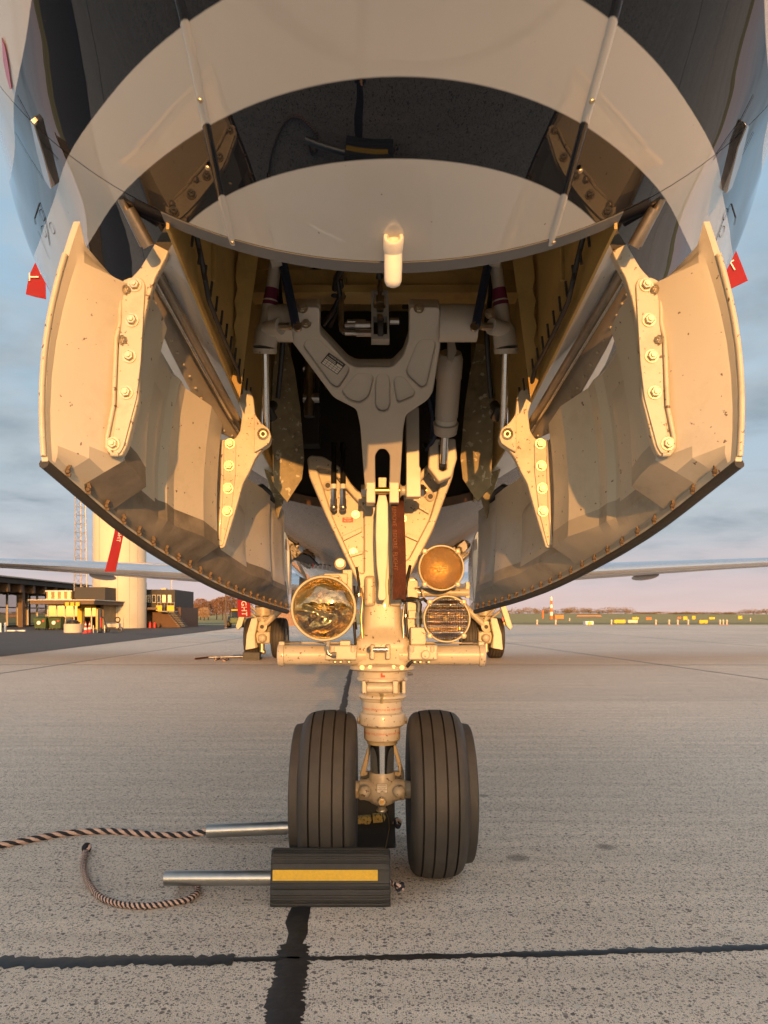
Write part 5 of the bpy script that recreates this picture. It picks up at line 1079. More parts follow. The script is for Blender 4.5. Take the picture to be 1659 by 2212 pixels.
rc = chock('black rubber chock with worn yellow tape behind the left nose tyre', -0.34, 0.058, 3.10, -1, None)
# worn tape fragments face the tyre side
for q in ([(768, 1766), (800, 1764), (803, 1772), (798, 1781), (770, 1780)], [(805, 1761), (826, 1760), (827, 1776), (806, 1778)], [(828, 1761), (833, 1768), (830, 1775)]):
    pa = [P(x, y, 2.972) for x, y in q]; MB().prism(pa, (0, 0.03, 0)).build('worn_tape', M_tapeworn, rc, 0)
MB().tube([P(448, 1795, 3.0), P(640, 1787, 3.0)], 0.0285, 24).build('handle_tube', M_alu, rc, 40)
rope([gz(-60, 1838), gz(0, 1826), gz(60, 1815), gz(130, 1802), gz(200, 1796), gz(270, 1797), gz(340, 1804), gz(400, 1803), gz(430, 1799, 0.03), P(452, 1795, 3.0)], 'rope', rc, 0.0138, 0.105)
knot(P(858, 1778, 3.0), 0.018, rc, 8)

# ------------------------------------------------------------------ red streamers and covers
def ribbon(name, label, path, w, txt=None, m=None, tm=None, th=0.0012, wave=0.004, tsize=None, side=Vector((1, 0, 0)), group=None, tpos=0.5, cat='flag', twist=0.0, toff=0.0, frayed=False):
    path = [Vector(p) for p in path]; root = empty(name, path[0]); tag(root, label, cat, group)
    n = 28; L_ = [0]
    for a, b in zip(path, path[1:]): L_.append(L_[-1] + (b - a).length)
    def at(s):
        k = max(j for j in range(len(path) - 1) if L_[j] <= s + 1e-9); return path[k].lerp(path[k+1], (s - L_[k]) / (L_[k+1] - L_[k]))
    def surf(u, s):          # u across (-.5..5), s along
        p = at(max(0, min(L_[-1], s))); sd = Matrix.Rotation(twist * s / L_[-1], 3, 'Z') @ side; nrm = Vector((-sd.y, sd.x, 0)).normalized()
        if nrm.y > 0: nrm = -nrm
        return p + sd * u * w + nrm * (wave * math.sin(9 * s / max(L_[-1], .1) + 3 * u)), nrm
    rings = []
    for i in range(n + 1):
        s = L_[-1] * i / n; row = [surf(-0.5 + j / 6, s) for j in range(7)]
        if frayed and i == n: row = [(p + Vector((0, 0, random.uniform(-.006, .004))), q) for p, q in row]
        rings.append([p + q * th for p, q in row] + [p - q * th for p, q in reversed(row)])
    MB().rings(rings).build('cloth', m or M_red, root, 60)
    if txt:
        sz = tsize or w * 0.62
        def f(x, y, z):
            p, q = surf((y / w) + toff, tpos * L_[-1] + x); return p + q * (th + 0.0008)
        text_mesh(txt, sz, f, 'lettering', tm or M_flagtext, root)
    return root
ribbon('gear_pin_ribbon', 'faded brown red streamer hanging down the middle of the nose gear leg', [P(858, 1068, 2.60), P(859, 1090, 2.50), P(862, 1180, 2.465), P(863, 1250, 2.465), P(862, 1295, 2.47)], 0.046, 'REMOVE  BEFORE  FLIGHT', M_redold, M_oldtext, 0.0015, 0.005, 0.020, tpos=0.52, toff=-0.30, frayed=True)
rb1 = ribbon('warning_streamer', 'long narrow red streamer in front of the white tower', [P(292, 890, 3.3), P(280, 1000, 3.3), P(262, 1128, 3.3), P(250, 1185, 3.3), P(238, 1235, 3.3)], 0.047, 'REMOVE BEFORE FLIGHT', M_red, M_flagtext, 0.001, 0.004, 0.026, tpos=0.62, toff=0.12, group='red warning streamers')
rb2 = ribbon('warning_streamer', 'red streamer lettered in white beside the left main gear', [P(526, 1130, 6.5), P(526, 1200, 6.5), P(526, 1290, 6.5), P(528, 1333, 6.5)], 0.117, 'REMOVE BEFORE FLIGHT', M_red, M_flagtext, 0.001, 0.009, 0.068, tpos=0.55, toff=0.0, group='red warning streamers')
def small_flag(label, px, Y, t, tp, s):
    pts = [P(x, y, Y) for x, y in px]; root = empty('probe_cover_flag', pts[0]); tag(root, label, 'flag', 'red warning streamers')
    c = sum(pts, Vector()) / len(pts); mb = MB(); n = 6; rings = []
    mb.prism([p + Vector((0, 0.006 * math.sin(7 * i), 0)) for i, p in enumerate(pts)], (0, 0.003, 0)); mb.build('cloth', M_red, root, 30)
    tc_ = P(*tp, Y - 0.008); text_mesh(t, 0.075, lambda x, y, z: tc_ + Matrix.Rotation(R_(s), 3, 'Y') @ Vector((x, 0, y)), 'lettering', M_flagtext, root)
    # probe it hangs from
    hb, nr = hit_hull(*((px[0][0] + (30 if px[0][0] < 800 else -30)), px[0][1] - 10)); MB().tube([pts[0] + Vector((0, 0.02, 0)), Vector((pts[0].x * 0.90, pts[0].y + 0.02, pts[0].z + 0.01))], 0.01, 8).build('probe_cover', M_red, root, 40)
    return root
small_flag('small red cover flag at the left edge of the nose', [(78, 563), (88, 586), (97, 609), (98, 645), (76, 641), (56, 636), (63, 598)], 3.75, 'T', (74, 598), -90)
small_flag('small red cover flag at the right edge of the nose', [(1588, 536), (1603, 570), (1617, 605), (1594, 616), (1570, 628), (1560, 590)], 3.75, 'T', (1583, 575), -30)

# ------------------------------------------------------------------ main wheel chock with bars
mc = empty('wheel_chock', P(541, 1425, 15.2)); tag(mc, 'small dark chock with two pale bars at the left main wheel', 'wheel chock')
a, b = G(524, 1426), G(560, 1426); Yc = a.y
MB().rings([[Vector((x, Yc, 0.001)), Vector((x, Yc + 0.03, 0.16)), Vector((x, Yc + 0.10, 0.17)), Vector((x, Yc + 0.32, 0.001))] for x in (a.x, a.x + 0.01, b.x - 0.01, b.x)]).build('rubber_block', M_chockrub, mc, 25)
MB().tube([G(448, 1420, 0.03), G(526, 1418, 0.05)], 0.022, 10).build('handle_tube', M_alu, mc, 40)
MB().tube([G(505, 1415, 0.07), G(526, 1415, 0.09)], 0.022, 10).build('handle_tube', M_alu, mc, 40)
MB().tube([G(422, 1423, 0.03), G(450, 1420, 0.03)], 0.02, 8).build('wooden_rod', M_redold, mc, 40)
rope([G(465, 1425, 0.02), G(475, 1422, 0.02), G(485, 1426, 0.02), G(492, 1423, 0.02)], 'rope', mc, 0.03, 0.2, 0.05)

# ------------------------------------------------------------------ background: terminal side (left)
M_darkclad = mat('dark_timber', (0.030, 0.026, 0.024), 0.6, var=0.2, scale=2)
M_timber = mat('timber_beam', (0.12, 0.075, 0.045), 0.6, var=0.2, scale=3)
M_concw = mat('painted_concrete', (0.62, 0.54, 0.42), 0.7, var=0.05, scale=0.8, grime=(0.42, 0.36, 0.29), grime_amt=0.5, grime_scale=0.6)
M_frame = mat('pale_frame', (0.62, 0.56, 0.45), 0.5)
M_yel = mat('yellow_paint', (0.75, 0.46, 0.02), 0.5, var=0.1)
M_green = mat('bin_green', (0.05, 0.085, 0.03), 0.45, var=0.15)
M_orange = mat('orange_paint', (0.75, 0.16, 0.02), 0.5)
M_redp = mat('red_paint', (0.60, 0.03, 0.02), 0.45)
M_whitep = mat('white_paint', (0.78, 0.76, 0.72), 0.5)
M_greyp = mat('grey_metal_paint', (0.28, 0.28, 0.27), 0.5)
term = empty('terminal_building', (-32, 62, 0)); tag(term, 'dark timber terminal with deep flat roof overhang at the left edge', 'building')
XF = -31.0
MB().bbox((-60, 50.5, 0), (XF - 0.5, 73, 3.45)).build('wall', M_darkclad, term, 0)
MB().bbox((-60, 50.0, 3.50), (-28.4, 71, 3.92)).build('roof', M_darkclad, term, 0)
MB().bbox((-60, 49.7, 3.92), (-28.1, 71.3, 4.02)).build('roof_edge', M_greyp, term, 0)
MB().bbox((-37.2, 66.6, 4.02), (-36.2, 67.6, 5.0)).build('chimney', M_timber, term, 0)
raf = MB().bbox((-2.5, -0.2, -0.33), (0, 0.2, 0.33)).mesh('rafter'); raf.materials.append(M_timber)
for k in range(9): inst('rafter', raf, term, (-28.6, 51.6 + k * 2.1, 3.17))
pane = MB().bbox((-0.01, -0.84, -0.75), (0.01, 0.84, 0.75)).mesh('pane'); pane.materials.append(M_window)
mul = MB().bbox((-0.07, -0.06, -1.6), (0.07, 0.06, 1.6)).mesh('mullion'); mul.materials.append(M_frame)
M_room = mat('room_interior', (0.34, 0.22, 0.10), 0.8, var=0.4, scale=1.2)
MB().bbox((XF - 0.45, 54.5, 0.05), (XF - 0.4, 72.6, 3.2)).build('room_wall', M_room, term, 0)
for k in range(11):
    inst('mullion', mul, term, (XF, 54.8 + k * 1.8, 1.7))
    for r in range(2):
        if k < 10: inst('pane', pane, term, (XF - 0.02, 55.7 + k * 1.8, 0.85 + r * 1.6))
colm = MB().bbox((-0.2, -0.2, 0), (0.2, 0.2, 3.5)).mesh('column'); colm.materials.append(M_timber)
for Y in (59.0, 67.5): inst('column', colm, term, (-29.2, Y, 0))
# entrance pavilion with canopy
pav = empty('entrance_pavilion', (-21, 50, 0)); tag(pav, 'low glazed entrance with thin dark canopy beside the white tower', 'building')
MB().bbox((-23.0, 47.6, 1.72), (-18.7, 53.5, 1.98)).build('canopy', M_timber, pav, 0)
MB().bbox((-23.1, 47.5, 1.98), (-18.6, 53.6, 2.03)).build('canopy_edge', M_frame, pav, 0)
MB().bbox((-23.2, 50.6, 0), (-19.2, 53.2, 1.72)).build('wall', M_room, pav, 0)
MB().bbox((-23.4, 50.9, 2.03), (-21.6, 53, 2.75)).build('clerestory', M_room, pav, 0)
MB().bbox((-21.4, 50.9, 2.03), (-19.2, 53.4, 3.0)).build('clad_block', M_darkclad, pav, 0)
p2 = MB().bbox((-0.28, -0.01, -0.8), (0.28, 0.01, 0.8)).mesh('pane'); p2.materials.append(M_window)
f2 = MB().bbox((-0.04, -0.05, -0.84), (0.04, 0.05, 0.84)).mesh('door_post'); f2.materials.append(M_frame)
for k in range(6):
    x = -22.8 + k * 0.62; inst('pane', p2, pav, (x, 50.5, 0.86)); inst('door_post', f2, pav, (x - 0.31, 50.52, 0.86))
for k in range(4):
    inst('pane', p2, pav, (-23.15 + k * 0.46, 50.86, 2.4), None, 0.42); 
fr3 = MB(); fr3.bbox((-23.45, 50.82, 2.66), (-21.55, 50.9, 2.76)); fr3.bbox((-23.45, 50.82, 2.1), (-21.55, 50.9, 2.16)); fr3.build('clerestory_frame', M_frame, pav, 0)
for x0, x1 in ((-20.9, -20.6), (-19.6, -19.35)): MB().bbox((x0, 50.2, 0), (x1, 50.45, 1.70)).build('yellow_post', M_yel, pav, 0)
MB().bbox((-20.9, 50.2, 1.5), (-19.35, 50.44, 1.71)).build('yellow_lintel', M_yel, pav, 0)
for k in range(3): MB().bbox((-20.55 + k * 0.35, 47.40, 1.60), (-20.3 + k * 0.35, 47.48, 1.85)).build('sign_letter', M_yel, pav, 0)
# tower
tw = empty('control_tower', (-19.6, 55, 0)); tag(tw, 'round white concrete tower shaft glowing in the low sun', 'tower')
MB().lathe([(1.98, 0), (1.93, 12), (1.90, 24)], (-19.6, 55, 0), (0, 0, 1), 48).build('shaft', M_concw, tw, 60)
MB().lathe([(1.9, 24), (3.0, 25), (3.4, 26.5), (3.4, 27)], (-19.6, 55, 0), (0, 0, 1), 48).build('gallery', M_concw, tw, 40)
MB().lathe([(3.0, 27), (3.5, 29.5), (3.7, 29.6), (3.6, 30.2), (0.5, 30.6)], (-19.6, 55, 0), (0, 0, 1), 10).build('cab', M_darkclad, tw, 20)
seam = MB().bbox((-0.012, -0.012, 0), (0.012, 0.012, 20)).mesh('seam'); seam.materials.append(M_greyp)
for a in (-118, -75, -50, -30): inst('seam', seam, tw, (-19.6 + 1.975 * math.cos(R_(a)), 55 + 1.975 * math.sin(R_(a)), 0.01))
MB().lathe([(1.985, 4.5), (1.99, 4.52), (1.985, 4.54)], (-19.6, 55, 0), (0, 0, 1), 48, False, False).build('shaft_ring', M_greyp, tw, 60)
# lattice mast
lm = empty('lattice_mast', (-24.6, 60, 0)); tag(lm, 'thin lattice mast standing left of the white tower', 'mast')
M_galv = mat('galvanised_steel', (0.42, 0.38, 0.35), 0.5, metal=0.4, var=0.1)
mb = MB(); cx_, cy_, w0 = -24.9, 60.5, 0.62
def mc_(k, z): a = R_(90 + 120 * k + 20); w = w0 * (1 - z / 40); return Vector((cx_ + w * math.cos(a), cy_ + w * math.sin(a), z))
legs = [MB().tube([mc_(k, 0), mc_(k, 22)], 0.045, 6) for k in range(3)]
for l in legs: l.build('mast_leg', M_galv, lm, 60)
bc = MB()
for i in range(30):
    z0, z1 = i * 0.73, (i + 1) * 0.73
    for k in range(3): bc.tube([mc_(k, z0), mc_((k + 1) % 3, z1)], 0.018, 4); bc.tube([mc_(k, z1), mc_((k + 1) % 3, z1)], 0.015, 4)
bc.build('bracing', M_galv, lm, 0)
# dark two-storey house right of the tower, balcony and outside stair
hs_ = empty('operations_building', (-17, 58, 0)); tag(hs_, 'dark flat-roofed two-storey building right of the white tower', 'building')
MB().bbox((-18.3, 57, 1.62), (-15.9, 63, 3.05)).build('upper_storey', M_darkclad, hs_, 0)
MB().bbox((-18.3, 57.3, 0), (-15.5, 63, 1.62)).build('lower_storey', mat('rust_clad', (0.10, 0.045, 0.02), 0.6, var=0.2), hs_, 0)
MB().bbox((-18.4, 55.6, 1.42), (-16.9, 57.3, 1.60)).build('porch_roof', M_timber, hs_, 0)
for k, x in enumerate((-17.95, -17.55, -17.15, -16.75, -16.3)):
    w = MB().bbox((x - 0.14, 56.94, 2.0), (x + 0.14, 56.99, 2.62)).build('window', M_frame, hs_, 0); MB().bbox((x - 0.11, 56.91, 2.04), (x + 0.11, 56.935, 2.58)).build('pane', M_window, w, 0)
MB().bbox((-18.3, 56.5, 1.7), (-18.05, 56.75, 3.6)).build('flue', M_steel, hs_, 0)
MB().bbox((-17.3, 58, 3.05), (-16.9, 58.5, 3.2)).build('roof_unit', M_frame, hs_, 0)
MB().bbox((-16.9, 55.8, 1.25), (-15.6, 57, 1.33)).build('balcony', M_greyp, hs_, 0)
for x0, x1 in ((-17.0, -16.55), (-16.15, -15.6)): MB().bbox((x0, 55.7, 1.33), (x1, 55.78, 1.75)).build('yellow_panel', M_yel, hs_, 0)
rl = MB()
for k in range(6): rl.cyl((-16.9 + k * 0.26, 55.75, 1.3), (-16.9 + k * 0.26, 55.75, 1.98), 0.015, 6)
rl.cyl((-16.9, 55.75, 1.97), (-15.55, 55.75, 1.97), 0.02, 6); rl.build('railing', M_galv, hs_, 0)
stp = MB().bbox((-0.3, -0.4, -0.015), (0.3, 0.4, 0.015)).mesh('stair_tread'); stp.materials.append(M_greyp)
for k in range(9): inst('stair_tread', stp, hs_, (-15.9 + k * 0.105, 56.2, 1.22 - k * 0.135))
mb = MB(); mb.tube([(-16.1, 55.75, 1.9), (-15.0, 55.75, 0.6)], 0.02, 6); mb.tube([(-16.1, 55.75, 1.25), (-15.0, 55.75, 0.02)], 0.05, 6); mb.build('stair_string', M_darkclad, hs_, 0)
MB().cyl((-16.3, 57.5, 3.05), (-16.3, 57.5, 4.3), 0.03, 8).build('roof_pole', M_frame, hs_, 0)
for k, x in enumerate((-17.35, -17.0)):
    e = empty('fire_extinguisher', (x, 55.3, 0)); tag(e, ('red fire extinguisher, left of the pair by the dark building', 'red fire extinguisher, right of the pair by the dark building')[k], 'extinguisher', 'fire extinguishers by the dark building')
    MB().lathe([(0.09, 0), (0.095, 0.03), (0.095, 0.36), (0.05, 0.43), (0.03, 0.45)], (x, 55.3, 0), (0, 0, 1), 14).build('cylinder', M_redp, e, 40); MB().bbox((x - 0.07, 55.26, 0.45), (x + 0.05, 55.34, 0.52)).build('valve_handle', M_black, e, 0)
# waste containers
def container(name, label, c, grp):
    e = empty(name, c); tag(e, label, 'container', grp); c = Vector(c)
    mb = MB(); mb.rings([[c + Vector((sx * w, sy * d, z)) for sx, sy in ((-1, -1), (1, -1), (1, 1), (-1, 1))] for z, w, d in ((0.1, 0.36, 0.26), (0.75, 0.43, 0.34), (0.78, 0.45, 0.36))]); mb.build('body', M_green, e, 20, 0.02)
    MB().tube([c + Vector((x, 0, 0.74 + 0.14 * math.cos(x * 3.2))) for x in (-0.42, 0.42)], 0.01, 6).build('lid_hinge', M_dark, e, 0)
    mb = MB(); mb.rings([[c + Vector((x, y, 0.78 + 0.12 * math.cos(y * 4))) for y in (-.36, -.2, 0, .2, .36)] + [c + Vector((x, .36, 0.775)), c + Vector((x, -.36, 0.775))] for x in (-.43, .43)]); mb.build('lid', M_green, e, 30)
    for sx in (-1, 1):
        for sy in (-1, 1): MB().lathe([(0.07, -0.02), (0.07, 0.02)], c + Vector((sx * 0.3, sy * 0.2, 0.07)), (1, 0, 0), 12).build('castor', M_black, e, 30)
    MB().lathe([(0.13, 0), (0.13, 0.01)], c + Vector((-0.06, -0.33, 0.48)), (0, -1, 0.1), 18).build('round_label', M_whitep, e, 0); MB().lathe([(0.07, 0), (0.07, 0.01)], c + Vector((0.24, -0.335, 0.6)), (0, -1, 0.1), 14).build('red_label', M_redp, e, 0)
container('waste_container', 'green waste container, left of the two under the canopy', (-22.1, 47.4, 0), 'green waste containers')
container('waste_container', 'green waste container, right of the two under the canopy', (-21.15, 47.5, 0), 'green waste containers')
# concrete ring with hoses
pl_ = empty('hose_bin', G(158, 1367)); tag(pl_, 'low round concrete bin full of dark hoses beside the traffic cones', 'bin'); c = G(158, 1367)
MB().lathe([(0.46, 0), (0.48, 0.02), (0.48, 0.50), (0.44, 0.50), (0.44, 0.42)], c, (0, 0, 1), 28, True, True).build('concrete_ring', M_concw, pl_, 40)
for k in range(6):
    rr = random.uniform(.2, .38); MB().tube([c + Vector((rr * math.cos(a) + random.uniform(-.03, .03), rr * math.sin(a), 0.52 + 0.05 * k * .6 + 0.03 * math.sin(3 * a + k))) for a in [q * 0.45 for q in range(14)]], 0.03, 6).build('coiled_hose', M_black, pl_, 60)
# traffic cones
def cone(label, p):
    e = empty('traffic_cone', p); tag(e, label, 'traffic cone', 'traffic cones by the hose bin'); p = Vector(p)
    MB().box(p + Vector((0, 0, 0.02)), (0.26, 0.26, 0.04)).build('base', M_redp, e, 0, 0.01)
    z, n = 0.04, 5; prs = [(0.11, 0.04), (0.086, 0.19), (0.068, 0.31), (0.050, 0.43), (0.036, 0.53), (0.02, 0.63)]
    for k in range(5): MB().lathe([prs[k], prs[k+1]], p, (0, 0, 1), 16).build('cone_band', (M_redp, M_whitep)[k % 2], e, 60)
cone('red and white traffic cone, left of the pair by the hose bin', G(185, 1368)); cone('red and white traffic cone, right of the pair by the hose bin', G(193.5, 1366.5))
# ground power post and hose cart
gp = empty('supply_post', G(215, 1367)); tag(gp, 'tall dark supply post with red hose between cones and hose cart', 'supply post'); c = G(215, 1367)
MB().bbox((c.x - 0.12, c.y, 0), (c.x + 0.10, c.y + 0.2, 1.32)).build('cabinet', M_black, gp, 0, 0.03); MB().bbox((c.x - 0.16, c.y + 0.05, 0), (c.x - 0.12, c.y + 0.12, 1.30)).build('edge_post', M_alu, gp, 0)
MB().tube([c + Vector((0.11, 0, 0.75)), c + Vector((0.2, -0.05, 0.9)), c + Vector((0.33, -0.03, 0.6)), c + Vector((0.4, 0, 0.3))], 0.03, 8).build('supply_hose', M_black, gp, 60); MB().bbox((c.x + 0.06, c.y - 0.06, 0.3), (c.x + 0.12, c.y, 0.85)).build('red_reel', M_redp, gp, 0, 0.01)
for dx in (-0.3, 0.32): MB().cyl(c + Vector((dx, -0.1, 0)), c + Vector((dx, -0.1, 0.42)), 0.035, 10).build('guard_post', M_alu, gp, 40)
hc = empty('hose_cart', G(245, 1366)); tag(hc, 'small wheeled hose cart with upright reel beside the white tower', 'cart'); c = G(245, 1366)
mb = MB(); mb.tube([c + Vector((-0.5, 0, 0.12)), c + Vector((-0.5, 0, 0.55)), c + Vector((0.35, 0, 0.55)), c + Vector((0.45, 0, 0.12))], 0.025, 6); mb.tube([c + Vector((0.52, 0.1, 0.1)), c + Vector((0.55, 0.1, 0.85))], 0.02, 6); mb.bbox(c + Vector((-0.45, 0, 0.3)), c + Vector((0.3, 0.4, 0.5))); mb.build('cart_frame', M_alu, hc, 30)
MB().lathe([(0.12, -0.03), (0.16, -0.03), (0.16, 0.03), (0.12, 0.03)], c + Vector((0.42, -0.05, 0.16)), (0, 1, 0), 20, False, False).build('wheel', M_black, hc, 30); MB().lathe([(0.1, -0.03), (0.12, 0.03)], c + Vector((-0.35, 0.0, 0.11)), (0, 1, 0), 16).build('wheel', M_black, hc, 30)
MB().tube([c + Vector((0.25 + 0.14 * math.cos(a), -0.03 + 0.01 * math.sin(5 * a), 0.72 + 0.14 * math.sin(a))) for a in [q * 0.5 for q in range(40)]], 0.03, 6).build('hose_reel', M_black, hc, 60)
# low white bollards and kerb stones along the terminal
for k, (x, y) in enumerate(((1, 1366), (11, 1365.5))):
    e = G(x, y); o = empty('bollard', e); tag(o, ('white bollard at the very left edge of the picture', 'white bollard just right of the one at the left edge')[k], 'bollard', 'white bollards at the terminal')
    MB().lathe([(0.055, 0), (0.055, 0.5), (0.03, 0.54)], e, (0, 0, 1), 12).build('post', M_whitep, o, 40); MB().lathe([(0.09, 0), (0.09, 0.02)], e, (0, 0, 1), 12).build('foot', M_greyp, o, 40)
nm = ('first', 'second', 'third', 'fourth')
for k, x in enumerate((21, 29, 42, 50)):
    e = G(x, 1364); o = tag(MB().bbox((e.x - 0.14, e.y - 0.08, 0), (e.x + 0.14, e.y + 0.08, 0.09)).build('kerb_block', M_whitep, None, 0, 0.02), nm[k] + ' small white kerb block from the left in front of the terminal', 'kerb block', 'white kerb blocks')
# pole, tractor, corrugated shed behind the left gear
e = G(488, 1357); o = empty('light_pole', e); tag(o, 'thin brown pole standing left of the bare trees', 'pole'); MB().tube([e, e + Vector((0, 0, 3.3))], [0.07, 0.05], 10).build('shaft', M_timber, o, 60); MB().lathe([(0.12, 0), (0.12, 0.04)], e, (0, 0, 1), 12).build('base_plate', M_greyp, o, 40); MB().bbox(e + Vector((-0.25, -0.06, 3.28)), e + Vector((0.12, 0.06, 3.36))).build('lamp_head', M_greyp, o, 0)
e = G(504, 1356); o = empty('tractor', e); tag(o, 'small green and yellow tractor parked behind the left main gear', 'tractor')
MB().bbox(e + Vector((-0.30, 0, 0.35)), e + Vector((0.35, 1.3, 0.8))).build('bonnet', M_green, o, 0, 0.05); MB().bbox(e + Vector((-0.32, 0.9, 0.8)), e + Vector((0.34, 1.8, 1.35))).build('cab_glass', M_window, o, 0, 0.03); MB().bbox(e + Vector((-0.36, 0.85, 1.35)), e + Vector((0.38, 1.85, 1.45))).build('cab_roof', M_yel, o, 0, 0.03)
for sx, yy, r in ((-0.5, 0.2, 0.28), (0.5, 0.2, 0.28), (-0.55, 1.4, 0.45), (0.55, 1.4, 0.45)): MB().lathe([(r * .5, -0.12), (r, -0.1), (r, 0.1), (r * .5, 0.12)], e + Vector((sx, yy, r)), (1, 0, 0), 20).build('wheel', M_black, o, 30); MB().lathe([(r * .5, -0.13), (r * .5, 0.13)], e + Vector((sx, yy, r)), (1, 0, 0), 16).build('rim', M_yel, o, 30)
sh = empty('corrugated_shed', (-8.2, 66, 0)); tag(sh, 'long brown corrugated shed far behind the left landing light', 'shed')
mb = MB(); xs_ = [-10.2 + k * 0.11 for k in range(64)]; mb.rings([[Vector((x, 66 + (0.05 if k % 2 else 0), z)) for k, x in enumerate(xs_)] for z in (0, 1.35)], closed=False); mb.build('corrugated_wall', mat('brown_sheet', (0.30, 0.19, 0.13), 0.6), sh, 0); MB().bbox((-10.3, 65.8, 1.35), (-3.2, 69, 1.45)).build('roof', M_timber, sh, 0); MB().bbox((-10.2, 66.1, 0), (-3.3, 69, 1.35)).build('core_wall', M_timber, sh, 0)
for k, x in enumerate((751,)):
    e = G(x, 1356); o = empty('traffic_cone', e); tag(o, 'red and white striped cone beside the nose gear leg, far behind', 'traffic cone'); MB().lathe([(0.2, 0), (0.17, 0.3)], e, (0, 0, 1), 12).build('lower_band', M_whitep, o, 40); MB().lathe([(0.17, 0.3), (0.1, 0.75)], e, (0, 0, 1), 12).build('upper_band', M_redp, o, 40)

# long hangar across the apron behind the viewer: its eave line shades the ground nearest the camera
hg = empty('hangar', (8, -80, 0)); tag(hg, 'long dark hangar whose outline is mirrored in the glossy flanks of the nose', 'building')
M_hang = mat('hangar_sheet', (0.10, 0.09, 0.085), 0.6, var=0.15, scale=0.4)
MB().bbox((-45, -98, 0), (75, -75, 8.7)).build('wall', M_hang, hg, 0)
MB().prism([(-46, -98.5, 8.7), (-46, -74.5, 8.7), (-46, -74.5, 9.0), (-46, -86, 9.3), (-46, -98.5, 9.0)], (122, 0, 0)).build('roof', M_greyp, hg, 0)
hd = MB().bbox((-3.4, -0.1, 0), (3.4, 0.1, 5.2)).mesh('sliding_door'); hd.materials.append(M_frame)
for k in range(14): inst('sliding_door', hd, hg, (-38 + k * 8.2, -74.8, 0))

# ------------------------------------------------------------------ far field: rise, trees, airfield furniture
mb = MB(); rows = []
for Y, z in ((140, -0.02), (260, 0.25), (420, 1.1), (700, 2.6), (1100, 3.0), (2500, 4.0)):
    rows.append([Vector((x, Y + 30 * math.sin(x * 0.004), z * (1 + 0.25 * math.sin(x * 0.006 + 1)))) for x in range(-2200, 2201, 100)])
mb.rings(rows, closed=False); tag(mb.build('far_field', M_grass, None, 60), kind='structure')
M_leafbare = mat('bare_twigs', (0.21, 0.105, 0.045), 0.9, var=0.3, scale=0.4)
M_leafpale = mat('blossom', (0.34, 0.23, 0.15), 0.9, var=0.2)
M_bark = mat('bark', (0.08, 0.05, 0.035), 0.9)
def twig_mass(mb, c, h, w, n, rnd, leaf=0.16):
    for _ in range(n):
        a = rnd.uniform(0, 2 * math.pi); q = rnd.random() ** 0.5; zf = rnd.random() ** 0.8; rr = w * q * math.sqrt(max(0.05, 1 - (zf - 0.45) ** 2 * 2.6)); p = c + Vector((rr * math.cos(a), rr * math.sin(a), h * (0.22 + 0.78 * zf)))
        d = Vector((rnd.gauss(0, .5), rnd.gauss(0, .5), rnd.uniform(.2, 1))).normalized() * leaf * rnd.uniform(1, 2.6); s = d.orthogonal().normalized() * leaf * rnd.uniform(.15, .5)
        mb.add([p, p + d * .5 + s, p + d, p + d * .5 - s], [(0, 1, 2, 3)])
rnd = random.Random(11)
def tree(label, x, ybase, Y, h, w, m, n=700, grp='bare trees behind the apron'):
    c = Vector((XC + (x - CXD) / F * Y, Y, 0.0)); e = empty('bare_tree', c); tag(e, label, 'tree', grp)
    tr = MB(); tr.tube([c, c + Vector((0.05, 0, h * .35)), c + Vector((0, 0.1, h * .75))], [0.13, 0.1, 0.03], 7)
    for k in range(7):
        a = rnd.uniform(0, 6.28); z = h * rnd.uniform(.25, .6); tr.tube([c + Vector((0, 0, z)), c + Vector((math.cos(a) * w * .45, math.sin(a) * w * .45, z + h * .2)), c + Vector((math.cos(a) * w * .8, math.sin(a) * w * .8, z + h * .36))], [0.07, 0.045, 0.015], 5)
    tr.build('trunk', M_bark, e, 60); cr = MB(); twig_mass(cr, c, h, w * 1.15, n * 3, rnd, 0.14); cr.build('crown', m, e, 0)
ordn = ('first', 'second', 'third', 'fourth', 'fifth', 'sixth', 'seventh', 'eighth', 'ninth', 'tenth')
tx = [(384, 3.3), (400, 3.9), (417, 3.6), (433, 4.4), (450, 4.0), (468, 4.6), (481, 4.8), (497, 5.2), (512, 4.6), (528, 4.4)]
for k, (x, h) in enumerate(tx): tree(ordn[k] + ' bare brown tree from the left in the row beyond the apron', x, 1340, 150 + 6 * (k % 3), h, 1.7, M_leafbare, 700)
tree('pale blossoming tree standing in front of the bare trees', 441, 1341, 140, 2.4, 1.0, M_leafpale, 900)
